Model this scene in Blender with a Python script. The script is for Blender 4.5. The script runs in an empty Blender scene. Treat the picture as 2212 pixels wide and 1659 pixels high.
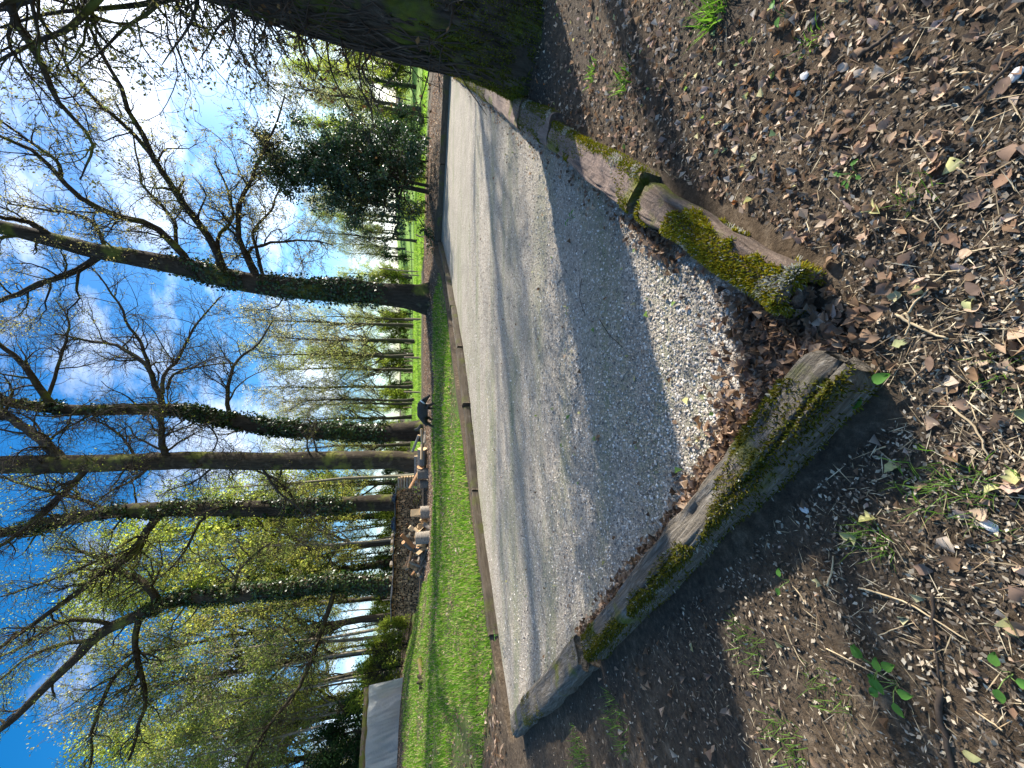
import bpy, math, random
import numpy as np
from mathutils import Vector

rng = np.random.default_rng(7)
random.seed(7)
SC = bpy.context.scene
COL = SC.collection

# ------------------------------------------------------------------ camera
H = 1.35                                    # eye height above the gravel
PITCH = math.atan(219 / 835)
cP, sP = math.cos(PITCH), math.sin(PITCH)
FWD = np.array([0, cP, -sP]); DWN = np.array([0, -sP, -cP]); RGT = np.array([1.0, 0, 0])
cam = bpy.data.cameras.new('camera')
cam.sensor_fit = 'HORIZONTAL'; cam.sensor_width = 36.0
cam.lens = 36.0 * 835 / 2212
cam.clip_start = 0.02; cam.clip_end = 3000
camo = bpy.data.objects.new('camera', cam); COL.objects.link(camo)
from mathutils import Matrix
m = Matrix.Identity(4)
for i in range(3):
    m[i][0] = DWN[i]; m[i][1] = RGT[i]; m[i][2] = -FWD[i]
m[2][3] = H
camo.matrix_world = m
SC.camera = camo

# ------------------------------------------------------------------ sky, sun, exposure
SUN_AZ, SUN_EL = math.radians(66), math.radians(29)   # azimuth from +Y towards +X
sunv = np.array([math.sin(SUN_AZ) * math.cos(SUN_EL), math.cos(SUN_AZ) * math.cos(SUN_EL), math.sin(SUN_EL)])
world = bpy.data.worlds.new('World'); SC.world = world; world.use_nodes = True
nt = world.node_tree; nt.nodes.clear()
def wn(t, **k):
    n = nt.nodes.new(t)
    for a, b in k.items(): setattr(n, a, b)
    return n
wout = wn('ShaderNodeOutputWorld'); wbg = wn('ShaderNodeBackground')
sky = wn('ShaderNodeTexSky', sky_type='NISHITA', sun_disc=False)
sky.sun_elevation = SUN_EL; sky.sun_rotation = SUN_AZ
sky.air_density = 1.0; sky.dust_density = 1.0; sky.ozone_density = 2.5; sky.altitude = 100
wbg.inputs['Strength'].default_value = 0.11
tc = wn('ShaderNodeTexCoord')
mp = wn('ShaderNodeMapping'); mp.inputs['Scale'].default_value = (1.0, 1.0, 2.2)
nz = wn('ShaderNodeTexNoise'); nz.inputs['Scale'].default_value = 3.4; nz.inputs['Detail'].default_value = 9; nz.inputs['Roughness'].default_value = 0.62
rp = wn('ShaderNodeValToRGB'); rp.color_ramp.elements[0].position = 0.49; rp.color_ramp.elements[1].position = 0.74
rp.color_ramp.elements[1].color = (0.8, 0.8, 0.8, 1)
mixc = wn('ShaderNodeMix', data_type='RGBA')
hs = wn('ShaderNodeHueSaturation'); hs.inputs['Saturation'].default_value = 1.45; hs.inputs['Value'].default_value = 1.0
cloudc = wn('ShaderNodeMix', data_type='RGBA', blend_type='ADD'); cloudc.inputs[0].default_value = 1.0
hs2 = wn('ShaderNodeHueSaturation'); hs2.inputs['Saturation'].default_value = 0.12; hs2.inputs['Value'].default_value = 1.7
L = nt.links.new
L(tc.outputs['Generated'], mp.inputs['Vector']); L(mp.outputs[0], nz.inputs['Vector']); L(nz.outputs['Fac'], rp.inputs[0])
L(sky.outputs[0], hs.inputs['Color']); L(sky.outputs[0], hs2.inputs['Color'])
L(hs2.outputs[0], cloudc.inputs[6]); cloudc.inputs[7].default_value = (1.6, 1.7, 1.8, 1)
vm = wn('ShaderNodeVectorMath', operation='DOT_PRODUCT'); vm.inputs[1].default_value = tuple(sunv)
nrmv = wn('ShaderNodeVectorMath', operation='NORMALIZE'); L(tc.outputs['Generated'], nrmv.inputs[0]); L(nrmv.outputs[0], vm.inputs[0])
mr = wn('ShaderNodeMapRange', interpolation_type='SMOOTHSTEP'); mr.inputs['From Min'].default_value = 0.83; mr.inputs['From Max'].default_value = 0.97; mr.inputs['To Max'].default_value = 0.95
L(vm.outputs['Value'], mr.inputs[0])
mxx = wn('ShaderNodeMath', operation='MAXIMUM'); L(rp.outputs[0], mxx.inputs[0]); L(mr.outputs[0], mxx.inputs[1])
L(mxx.outputs[0], mixc.inputs[0]); L(hs.outputs[0], mixc.inputs[6]); L(cloudc.outputs[2], mixc.inputs[7])
L(mixc.outputs[2], wbg.inputs['Color']); L(wbg.outputs[0], wout.inputs[0])

sl = bpy.data.lights.new('sun', 'SUN'); sl.energy = 4.6; sl.angle = math.radians(0.55); sl.color = (1.0, 0.93, 0.82)
so = bpy.data.objects.new('sun', sl); COL.objects.link(so)
so.rotation_euler = Vector(tuple(sunv)).to_track_quat('Z', 'Y').to_euler()
so.location = (30, 20, 30)
SC.view_settings.view_transform = 'Standard'; SC.view_settings.look = 'None'
SC.view_settings.exposure = 1.22; SC.view_settings.gamma = 1.0
SC.cycles.max_bounces = 5; SC.cycles.diffuse_bounces = 3; SC.cycles.transmission_bounces = 3; SC.cycles.glossy_bounces = 2
SC.cycles.use_denoising = True

# ------------------------------------------------------------------ helpers: pixels, noise, meshes
def ray(x, y):
    return FWD + (x - 1106) / 835 * DWN + (829.5 - y) / 835 * RGT
def at(x, y, Y):
    d = ray(x, y); p = d * (Y / d[1]); p[2] += H; return p
def atz(x, y, z):
    d = ray(x, y); p = d * ((z - H) / d[2]); p[2] += H; return p

_perm = np.random.default_rng(3).random(65536)
def _h(i, j, k):
    return _perm[((i * 73856093) ^ (j * 19349663) ^ (k * 83492791)) & 65535]
def vnoise(p, sc=1.0):
    p = np.asarray(p, float) * sc
    f = np.floor(p).astype(np.int64); t = p - f; t = t * t * (3 - 2 * t)
    i, j, k = f[..., 0], f[..., 1], f[..., 2]; a, b, c = t[..., 0], t[..., 1], t[..., 2]
    r = 0
    for di in (0, 1):
        for dj in (0, 1):
            for dk in (0, 1):
                w = (a if di else 1 - a) * (b if dj else 1 - b) * (c if dk else 1 - c)
                r = r + w * _h(i + di, j + dj, k + dk)
    return r * 2 - 1
def fbm(p, sc=1.0, oct=3):
    r = 0; a = 1.0
    for _ in range(oct):
        r = r + a * vnoise(p, sc); sc *= 2.03; a *= 0.5
    return r / 1.75
def v3(x, y, z=0):
    return np.stack([np.asarray(x, float), np.asarray(y, float), np.zeros_like(np.asarray(x, float)) + z], -1)

def mesh_data(name, V, F, mat=None, col=None, smooth=False):
    """F: (n,k) int array or list of such arrays"""
    me = bpy.data.meshes.new(name)
    V = np.ascontiguousarray(V, dtype=np.float32).reshape(-1, 3)
    Fs = F if isinstance(F, list) else [F]
    Fs = [np.asarray(f, dtype=np.int32) for f in Fs if len(f)]
    lt = np.concatenate([np.full(len(f), f.shape[1], np.int32) for f in Fs])
    lv = np.concatenate([f.reshape(-1) for f in Fs])
    ls = np.zeros(len(lt), np.int32); ls[1:] = np.cumsum(lt)[:-1]
    me.vertices.add(len(V)); me.vertices.foreach_set('co', V.reshape(-1))
    me.loops.add(len(lv)); me.loops.foreach_set('vertex_index', lv)
    me.polygons.add(len(lt)); me.polygons.foreach_set('loop_start', ls)
    try: me.polygons.foreach_set('loop_total', lt)
    except Exception: pass
    if smooth: me.polygons.foreach_set('use_smooth', np.ones(len(lt), bool))
    if col is not None:
        c = np.ones((len(V), 4), np.float32); c[:, :3] = np.asarray(col, np.float32).reshape(-1, 3)
        ca = me.color_attributes.new('Col', 'FLOAT_COLOR', 'POINT'); ca.data.foreach_set('color', c.reshape(-1))
    me.update(calc_edges=True); me.validate()
    if mat is not None: me.materials.append(mat)
    return me
def add(name, me, parent=None, label=None, cat=None, group=None, kind=None, loc=None, rot=None, scale=None):
    o = bpy.data.objects.new(name, me); COL.objects.link(o)
    if parent is not None: o.parent = parent
    if loc is not None: o.location = tuple(loc)
    if rot is not None: o.rotation_euler = rot
    if scale is not None: o.scale = (scale,) * 3 if np.isscalar(scale) else scale
    if label: o['label'] = label
    if cat: o['category'] = cat
    if group: o['group'] = group
    if kind: o['kind'] = kind
    return o
def copy_thing(root, loc, rz, sc, label=None, group=None):
    r = root.copy(); COL.objects.link(r); r.location = tuple(loc); r.rotation_euler = (0, 0, rz)
    r.scale = (sc, sc, sc) if np.isscalar(sc) else sc
    if label: r['label'] = label
    if group: r['group'] = group
    for ch in root.children:
        c = ch.copy(); COL.objects.link(c); c.parent = r
        for g in ch.children:
            d = g.copy(); COL.objects.link(d); d.parent = c
    return r

# ------------------------------------------------------------------ materials
def new_mat(name):
    mt = bpy.data.materials.new(name); mt.use_nodes = True
    n = mt.node_tree.nodes; b = n['Principled BSDF']
    return mt, mt.node_tree, n, b
def node(t, typ, **k):
    n = t.nodes.new(typ)
    for a, v in k.items():
        if a in n.inputs.keys() if isinstance(a, str) else False: n.inputs[a].default_value = v
        else: setattr(n, a, v)
    return n
def ramp(t, stops, src):
    r = t.nodes.new('ShaderNodeValToRGB'); e = r.color_ramp.elements
    while len(e) < len(stops): e.new(0.5)
    for el, (p, c) in zip(e, stops):
        el.position = p; el.color = (*c, 1) if len(c) == 3 else c
    t.links.new(src, r.inputs[0]); return r
def noise_tex(t, scale, detail=6, rough=0.6, vec=None, dist=0.0):
    n = t.nodes.new('ShaderNodeTexNoise'); n.inputs['Scale'].default_value = scale
    n.inputs['Detail'].default_value = detail; n.inputs['Roughness'].default_value = rough; n.inputs['Distortion'].default_value = dist
    if vec is not None: t.links.new(vec, n.inputs['Vector'])
    return n
def bump(t, b, src, strength, distance):
    n = t.nodes.new('ShaderNodeBump'); n.inputs['Strength'].default_value = strength; n.inputs['Distance'].default_value = distance
    t.links.new(src, n.inputs['Height']); t.links.new(n.outputs[0], b.inputs['Normal']); return n
def mixrgb(t, a, b, fac, blend='MIX'):
    n = t.nodes.new('ShaderNodeMix'); n.data_type = 'RGBA'; n.blend_type = blend
    for s, i in ((fac, 0), (a, 6), (b, 7)):
        if hasattr(s, 'links'): t.links.new(s, n.inputs[i])
        elif i == 0: n.inputs[0].default_value = s
        else: n.inputs[i].default_value = (*s, 1)
    return n.outputs[2]
def objvec(t, scale=(1, 1, 1)):
    c = t.nodes.new('ShaderNodeTexCoord'); m_ = t.nodes.new('ShaderNodeMapping'); m_.inputs['Scale'].default_value = scale
    t.links.new(c.outputs['Object'], m_.inputs['Vector']); return m_.outputs[0]

def leaf_mat(name, transl=0.5, gloss=0.0, rough=0.5):
    mt, t, n, b = new_mat(name)
    at_ = t.nodes.new('ShaderNodeVertexColor'); at_.layer_name = 'Col'
    t.links.new(at_.outputs[0], b.inputs['Base Color'])
    b.inputs['Roughness'].default_value = rough
    b.inputs['Specular IOR Level'].default_value = gloss
    if transl > 0:
        tr = t.nodes.new('ShaderNodeBsdfTranslucent'); mx = t.nodes.new('ShaderNodeMixShader'); mx.inputs[0].default_value = transl
        hsv = t.nodes.new('ShaderNodeHueSaturation'); hsv.inputs['Value'].default_value = 1.5; hsv.inputs['Saturation'].default_value = 1.1
        t.links.new(at_.outputs[0], hsv.inputs['Color']); t.links.new(hsv.outputs[0], tr.inputs[0])
        t.links.new(b.outputs[0], mx.inputs[1]); t.links.new(tr.outputs[0], mx.inputs[2])
        t.links.new(mx.outputs[0], n['Material Output'].inputs[0])
    return mt
M_LEAF = leaf_mat('young_leaf', 0.6)
M_IVY = leaf_mat('ivy_leaf', 0.22, 0.5, 0.38)
M_GRASS = leaf_mat('grass_blade', 0.45, 0.1, 0.5)
M_DRY = leaf_mat('dry_leaf', 0.25, 0.08, 0.75)
M_BIT = leaf_mat('forest_floor_bits', 0.0, 0.1, 0.8)
M_MOSS = leaf_mat('moss', 0.25, 0.0, 0.9)

def bark_mat(name, dark, light, moss=None, mossamt=0.0, scale=1.0, bstr=0.8, bdist=0.03, stretch=0.18):
    mt, t, n, b = new_mat(name)
    v = objvec(t, (scale, scale, scale * stretch)); v2 = objvec(t)
    n1 = noise_tex(t, 9, 8, 0.65, v, 0.6)
    r1 = ramp(t, [(0.28, dark), (0.72, light)], n1.outputs[0])
    n2 = noise_tex(t, 1.1 * scale, 4, 0.6, v2)
    c = r1.outputs[0]
    lich = ramp(t, [(0.56, (0, 0, 0)), (0.70, (1, 1, 1))], noise_tex(t, 3.3 * scale, 5, 0.6, v2).outputs[0])
    c = mixrgb(t, c, tuple(min(1, x * 1.7 + 0.02) for x in light), mixrgb(t, (0, 0, 0), (0.5, 0.5, 0.5), lich.outputs[0]))
    if moss:
        f = ramp(t, [(0.62 - mossamt * 0.4, (0, 0, 0)), (0.74 - mossamt * 0.4, (1, 1, 1))], n2.outputs[0])
        c = mixrgb(t, c, moss, f.outputs[0])
    t.links.new(c, b.inputs['Base Color']); b.inputs['Roughness'].default_value = 0.9
    b.inputs['Specular IOR Level'].default_value = 0.15
    bump(t, b, n1.outputs[0], bstr, bdist)
    return mt
M_BARK = bark_mat('oak_bark', (0.018, 0.014, 0.010), (0.062, 0.049, 0.036), (0.11, 0.12, 0.025), 0.25)
M_BARKG = bark_mat('grey_bark', (0.03, 0.025, 0.02), (0.10, 0.082, 0.065), (0.13, 0.14, 0.04), 0.2)
M_BARKM = bark_mat('mossy_bark', (0.022, 0.017, 0.012), (0.082, 0.064, 0.043), (0.15, 0.15, 0.035), 0.27)
M_BARKT1 = bark_mat('big_trunk_bark', (0.02, 0.016, 0.012), (0.085, 0.066, 0.048), (0.08, 0.09, 0.015), 0.35, 1.6, 1.0, 0.03)
M_POLE = bark_mat('pale_pole_bark', (0.11, 0.095, 0.075), (0.34, 0.30, 0.24), (0.2, 0.2, 0.07), 0.2)
M_TWIG = bark_mat('twig_bark', (0.035, 0.026, 0.02), (0.085, 0.064, 0.048), None, 0, 2.0, 0.2, 0.005)

# ------------------------------------------------------------------ the court frame
TH = math.atan2(0.756, 0.655)
E1 = np.array([math.cos(TH), math.sin(TH)]); E2 = np.array([-E1[1], E1[0]])
N0 = np.array([0.0497, 0.8235]) * H
L1, L2 = 12.1 * H, 4.47 * H
def ab(X, Y):
    dx, dy = np.asarray(X) - N0[0], np.asarray(Y) - N0[1]
    return dx * E1[0] + dy * E1[1], dx * E2[0] + dy * E2[1]
def cw(a, b):
    return N0[0] + np.asarray(a) * E1[0] + np.asarray(b) * E2[0], N0[1] + np.asarray(a) * E1[1] + np.asarray(b) * E2[1]

# ------------------------------------------------------------------ terrain
ctrl = []
for a_ in np.linspace(0, L1, 7):
    x, y = cw(a_, L2 + 0.3); ctrl.append((x, y, 0.17))
    x, y = cw(a_, -0.33); ctrl.append((x, y, 0.07 + 0.04 * min(1, a_ / 3)))
for b_ in np.linspace(0, L2, 4):
    x, y = cw(L1 + 0.3, b_); ctrl.append((x, y, 0.20))
    x, y = cw(-0.28, b_); ctrl.append((x, y, 0.035))
ctrl += [(0, 0, 0.0), (-2, 0.2, 0.0), (2, 0.2, 0.05), (-5, 2, 0.1), (-9, 4, 0.5), (0, -5, 0), (-6, -5, 0.1), (6, -4, 0.2), (4.4, 4.6, 0.25), (7, 4, 0.3), (9, 9, 0.28), (-14, 8, 1.2), (14, 8, 0.3), (25, 10, 0.2), (-30, 5, 2.2), (25, -20, 0), (-25, -20, 0.6)]
for (x, y, Y) in [(938, 890, 14.6), (917, 640, 18), (930, 520, 17), (925, 415, 17.5), (947, 140, 16.5), (909, 847, 30), (909, 773, 30), (909, 690, 30), (917, 1055, 24), (906, 1325, 24), (931, 1160, 20), (930, 960, 19),
                  (866, 1450, 22), (863, 1550, 20), (863, 1650, 18), (893, 850, 55), (893, 640, 60), (855, 420, 110), (898, 430, 42), (918, 130, 40), (895, 250, 60), (862, 1300, 45), (855, 1600, 45), (890, 1000, 60), (890, 780, 100)]:
    p = at(x, y, Y); ctrl.append(tuple(p))
ctrl = np.array(ctrl)
def _rbf_fit():
    X = ctrl[:, :2]; n = len(X)
    A = np.zeros((n + 3, n + 3)); D = np.linalg.norm(X[:, None] - X[None], axis=2)
    A[:n, :n] = D - np.eye(n) * 0.15; A[:n, n] = 1; A[:n, n + 1:] = X; A[n, :n] = 1; A[n + 1:, :n] = X.T
    return np.linalg.solve(A, np.concatenate([ctrl[:, 2], np.zeros(3)]))
_w = _rbf_fit()
def terr(X, Y, court=False):
    X = np.asarray(X, float); Y = np.asarray(Y, float); sh = X.shape
    x = X.reshape(-1); y = Y.reshape(-1); n = len(ctrl); r = np.hypot(x, y)
    k = np.where(r > 130, 130 / np.maximum(r, 1e-6), 1.0); xc, yc = x * k, y * k
    D = np.hypot(xc[:, None] - ctrl[None, :, 0], yc[:, None] - ctrl[None, :, 1])
    z = D @ _w[:n] + _w[n] + _w[n + 1] * xc + _w[n + 2] * yc
    f = np.clip((r - 110) / 100, 0, 1); z = z * (1 - f) + 7 * f
    P = v3(x, y)
    z = z + 0.035 * fbm(P, 0.55, 3) * np.clip(r / 4, 0.3, 1) + 0.012 * fbm(P, 3.1, 3)
    # mound of mulch at the foot of the ivy oak
    a, b = ab(x, y)
    if court:
        ins = (a > -0.21) & (a < L1 + 0.09) & (b > -0.21) & (b < L2 + 0.09) & ~((a < -0.03) & (b < 0.0)) & ~((a < 0.06) & (b < -0.06))
        z = np.where(ins, -0.08, z)
    return z.reshape(sh)
def T(x, y): return float(terr(np.array([x]), np.array([y]))[0])
def ground_at(x, y):
    """ray from the camera through (x,y) to the terrain"""
    d = ray(x, y); lo = 0.2
    t = np.geomspace(0.2, 200, 900); P = d[None] * t[:, None]; P[:, 2] += H
    h = P[:, 2] - terr(P[:, 0], P[:, 1]); i = np.argmax(h < 0)
    if h[i] >= 0: return P[-1]
    f = h[i - 1] / (h[i - 1] - h[i]); return P[i - 1] * (1 - f) + P[i] * f

def axis_lines(lo_edge, hi_edge, fine, ext_lo, ext_hi):
    mid = np.linspace(lo_edge + 0.09, hi_edge - 0.09, fine)
    out = 0.11 * np.concatenate([[0.6, 1.0, 1.6], 1.6 + np.cumsum(np.geomspace(0.45, 900, 95))])
    lo = lo_edge - out; hi = hi_edge + out
    e = np.array([lo_edge - 0.02, lo_edge + 0.03, hi_edge - 0.03, hi_edge + 0.02])
    l = np.unique(np.round(np.concatenate([lo[lo > -ext_lo], mid, hi[hi < ext_hi], e, [-ext_lo, ext_hi]]), 4)); return l
la = axis_lines(-0.21, L1 + 0.09, 60, 650, 650); lb = axis_lines(-0.21, L2 + 0.09, 30, 650, 650)
A_, B_ = np.meshgrid(la, lb, indexing='ij'); gx, gy = cw(A_, B_)
gz = terr(gx, gy, True)
def grid_faces(n, m_):
    i = np.arange(n - 1)[:, None] * m_ + np.arange(m_ - 1)[None]; i = i.reshape(-1)
    return np.stack([i, i + m_, i + m_ + 1, i + 1], -1)

# lawn outline (world) from points on the ground
lawn_img = [(1072, 1352), (1035, 1100), (1001, 880), (983, 740), (966, 610), (948, 590), (938, 640), (936, 760), (936, 900), (934, 1000), (934, 1230), (915, 1260), (890, 1335), (872, 1450), (869, 1560), (868, 1659)]
lawn_xy = [tuple(ground_at(x, y)[:2]) for x, y in lawn_img]
lx, ly = cw(-0.2, L2 + 1.6); lawn_xy += [(-22, 12), (-16, 4), (float(lx), float(ly))]
lawn_xy = np.array(lawn_xy)
def in_poly(X, Y, poly):
    X = np.asarray(X); Y = np.asarray(Y); r = np.zeros(X.shape, bool); n = len(poly); j = n - 1
    for i in range(n):
        xi, yi = poly[i]; xj, yj = poly[j]
        c = ((yi > Y) != (yj > Y)) & (X < (xj - xi) * (Y - yi) / (yj - yi + 1e-12) + xi); r ^= c; j = i
    return r
def lawn_mask(X, Y):
    base = in_poly(X, Y, lawn_xy)
    a, b = ab(X, Y); base &= (b > L2 + 0.22)
    P = v3(X, Y); n = fbm(P * np.array([1, 1, 1]), 0.9, 3)
    return base, np.clip(0.62 + 0.9 * n, 0, 1)
inl, lq = lawn_mask(gx, gy)
far = (gy > 29.5) | ((gx > 8) & (gy > 21))
fieldm = np.clip((gy - 28) / 3, 0, 1) * ((gx > -9) & (gx < 60)) + np.clip((gy - 22) / 3, 0, 1) * ((gx > 9) & (gx < 60))
fieldm = np.clip(fieldm, 0, 1) * (1 - np.clip((np.hypot(gx, gy) - 140) / 20, 0, 1))
gcol = np.zeros(gx.shape + (3,)); gcol[..., 0] = inl * lq; gcol[..., 1] = fieldm
gcol[..., 2] = ((gx + gy * 0.1 > -4.5) & (ab(gx, gy)[1] < 0.3)).astype(float)

mt, t, n, b = new_mat('ground_soil'); M_GROUND = mt
vc = t.nodes.new('ShaderNodeVertexColor'); vc.layer_name = 'Col'
sp = t.nodes.new('ShaderNodeSeparateColor'); t.links.new(vc.outputs[0], sp.inputs[0])
ov = objvec(t)
soil = ramp(t, [(0.3, (0.035, 0.027, 0.020)), (0.55, (0.085, 0.066, 0.048)), (0.75, (0.19, 0.15, 0.105))], noise_tex(t, 38, 8, 0.7, ov).outputs[0]).outputs[0]
litter = ramp(t, [(0.3, (0.04, 0.028, 0.018)), (0.5, (0.15, 0.10, 0.06)), (0.72, (0.36, 0.26, 0.17))], noise_tex(t, 17, 8, 0.75, ov).outputs[0]).outputs[0]
big = ramp(t, [(0.42, (0, 0, 0)), (0.6, (1, 1, 1))], noise_tex(t, 0.9, 4, 0.6, ov).outputs[0]).outputs[0]
litter = mixrgb(t, litter, (0.75, 0.8, 0.85), 1.0, 'MULTIPLY'); soil = mixrgb(t, soil, litter, big)
gr = ramp(t, [(0.3, (0.035, 0.07, 0.012)), (0.55, (0.085, 0.16, 0.022)), (0.75, (0.20, 0.21, 0.07))], noise_tex(t, 9, 8, 0.7, ov).outputs[0]).outputs[0]
fld = ramp(t, [(0.3, (0.14, 0.26, 0.04)), (0.7, (0.26, 0.40, 0.07))], noise_tex(t, 0.7, 8, 0.7, ov).outputs[0]).outputs[0]
c = mixrgb(t, soil, gr, sp.outputs[0]); c = mixrgb(t, c, fld, sp.outputs[1])
t.links.new(c, b.inputs['Base Color']); b.inputs['Roughness'].default_value = 0.95; b.inputs['Specular IOR Level'].default_value = 0.1
bump(t, b, noise_tex(t, 30, 8, 0.75, ov).outputs[0], 0.9, 0.03)
ground = add('ground', mesh_data('ground', np.stack([gx, gy, gz], -1), grid_faces(len(la), len(lb)), M_GROUND, gcol, True), kind='structure')

# gravel court
ga = np.linspace(-0.2, L1 + 0.06, 300); gb = np.linspace(-0.2, L2 + 0.06, 110)
A_, B_ = np.meshgrid(ga, gb, indexing='ij'); qx, qy = cw(A_, B_)
def gravel_z(X, Y):
    P = v3(X, Y)
    a, b = ab(X, Y)
    edge = np.clip(1 - np.minimum(np.minimum(a, b), np.minimum(L1 - a, L2 - b)) / 0.35, 0, 1)
    return 0.012 * fbm(P, 0.8, 2) + 0.006 * fbm(P, 5.0, 3) + 0.03 * edge ** 2
qz = gravel_z(qx, qy)
mt, t, n, b = new_mat('gravel'); M_GRAVEL = mt
ov = objvec(t)
vo = t.nodes.new('ShaderNodeTexVoronoi'); vo.inputs['Scale'].default_value = 95; t.links.new(ov, vo.inputs['Vector'])
vo2 = t.nodes.new('ShaderNodeTexVoronoi'); vo2.inputs['Scale'].default_value = 38; t.links.new(ov, vo2.inputs['Vector'])
sepc = t.nodes.new('ShaderNodeSeparateColor'); t.links.new(vo.outputs['Color'], sepc.inputs[0])
c1 = ramp(t, [(0.0, (0.115, 0.095, 0.07)), (0.35, (0.24, 0.20, 0.15)), (0.7, (0.335, 0.285, 0.22)), (1.0, (0.48, 0.42, 0.34))], sepc.outputs[0]).outputs[0]
sepd = t.nodes.new('ShaderNodeSeparateColor'); t.links.new(vo2.outputs['Color'], sepd.inputs[0])
c2 = ramp(t, [(0.0, (0.18, 0.15, 0.11)), (1.0, (0.38, 0.33, 0.26))], sepd.outputs[1]).outputs[0]
c = mixrgb(t, c1, c2, 0.45)
n3_ = noise_tex(t, 26, 6, 0.75, ov)
c = mixrgb(t, c, ramp(t, [(0.30, (0.35, 0.33, 0.30)), (0.52, (0.95, 0.95, 0.95)), (0.72, (1.35, 1.33, 1.3))], n3_.outputs[0]).outputs[0], 0.75, 'MULTIPLY')
stv = t.nodes.new('ShaderNodeMapping'); stv.inputs['Rotation'].default_value = (0, 0, -TH); stv.inputs['Scale'].default_value = (0.28, 1.5, 1); t.links.new(ov, stv.inputs['Vector'])
st = ramp(t, [(0.44, (0, 0, 0)), (0.66, (0.85, 0.85, 0.85))], noise_tex(t, 1.3, 8, 0.72, ov, 0.8).outputs[0]).outputs[0]
c = mixrgb(t, c, (0.185, 0.16, 0.12), st)
gm = ramp(t, [(0.47, (0, 0, 0)), (0.70, (0.8, 0.8, 0.8))], noise_tex(t, 1.0, 8, 0.72, stv.outputs[0], 0.5).outputs[0]).outputs[0]
c = mixrgb(t, c, (0.13, 0.15, 0.06), gm)
gh = t.nodes.new('ShaderNodeHueSaturation'); gh.inputs['Value'].default_value = 1.6; gh.inputs['Saturation'].default_value = 0.82; t.links.new(c, gh.inputs['Color']); t.links.new(gh.outputs[0], b.inputs['Base Color']); b.inputs['Roughness'].default_value = 0.85; b.inputs['Specular IOR Level'].default_value = 0.2
ad = t.nodes.new('ShaderNodeMath'); ad.operation = 'SUBTRACT'; ad2 = t.nodes.new('ShaderNodeMath'); ad2.operation = 'MULTIPLY'; ad2.inputs[1].default_value = 2.2; t.links.new(n3_.outputs[0], ad2.inputs[0]); t.links.new(ad2.outputs[0], ad.inputs[0]); t.links.new(vo.outputs['Distance'], ad.inputs[1])
bump(t, b, ad.outputs[0], 1.0, 0.014)
add('gravel_court', mesh_data('gravel_court', np.stack([qx, qy, qz], -1), grid_faces(300, 110), M_GRAVEL, None, True), kind='structure')

# ------------------------------------------------------------------ timbers round the court
def wood_mat(name, dark, light, moss, mossamt, mauve=(0.2, 0.15, 0.12), lichen=0.3, gscale=1.0):
    mt, t, n, b = new_mat(name)
    g = noise_tex(t, 14, 8, 0.7, objvec(t, (0.22 * gscale, 2.6 * gscale, 2.6 * gscale)), 0.7)
    c = ramp(t, [(0.25, dark), (0.5, mauve), (0.78, light)], g.outputs[0]).outputs[0]
    f = ramp(t, [(0.60, (0, 0, 0)), (0.72, (1, 1, 1))], noise_tex(t, 4.5, 6, 0.65, objvec(t)).outputs[0]).outputs[0]
    c = mixrgb(t, c, (0.42, 0.41, 0.38), mixrgb(t, (0, 0, 0), (lichen,) * 3, f))
    ms = ramp(t, [(0.66 - 0.4 * mossamt, (0, 0, 0)), (0.78 - 0.4 * mossamt, (1, 1, 1))], noise_tex(t, 3.1, 5, 0.6, objvec(t)).outputs[0]).outputs[0]
    mc = ramp(t, [(0.3, tuple(x * 0.55 for x in moss)), (0.7, moss)], noise_tex(t, 60, 4, 0.7, objvec(t)).outputs[0]).outputs[0]
    c = mixrgb(t, c, mc, ms)
    t.links.new(c, b.inputs['Base Color']); b.inputs['Roughness'].default_value = 0.88; b.inputs['Specular IOR Level'].default_value = 0.2
    hs_ = t.nodes.new('ShaderNodeMath'); hs_.operation = 'ADD'
    t.links.new(g.outputs[0], hs_.inputs[0]); t.links.new(noise_tex(t, 45, 6, 0.7, objvec(t)).outputs[0], hs_.inputs[1])
    bump(t, b, hs_.outputs[0], 1.0, 0.02)
    return mt
MOSS = (0.17, 0.18, 0.025)
M_TIM_GREY = wood_mat('weathered_grey_timber', (0.045, 0.036, 0.028), (0.36, 0.325, 0.28), MOSS, 0.16, (0.15, 0.128, 0.10), 0.5, 1.7)
M_TIM_BROWN = wood_mat('weathered_brown_timber', (0.07, 0.05, 0.04), (0.33, 0.25, 0.20), MOSS, 0.22, (0.22, 0.16, 0.13), 0.25)
M_TIM_DARK = wood_mat('dark_timber', (0.035, 0.028, 0.02), (0.17, 0.14, 0.10), (0.12, 0.12, 0.04), 0.25, (0.09, 0.07, 0.05), 0.15)  # darkest of the wood tones, used on the back edge and far end
M_TIM_MOSS = wood_mat('mossy_timber', (0.07, 0.05, 0.035), (0.32, 0.25, 0.19), MOSS, 0.40, (0.18, 0.13, 0.10), 0.4)

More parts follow.
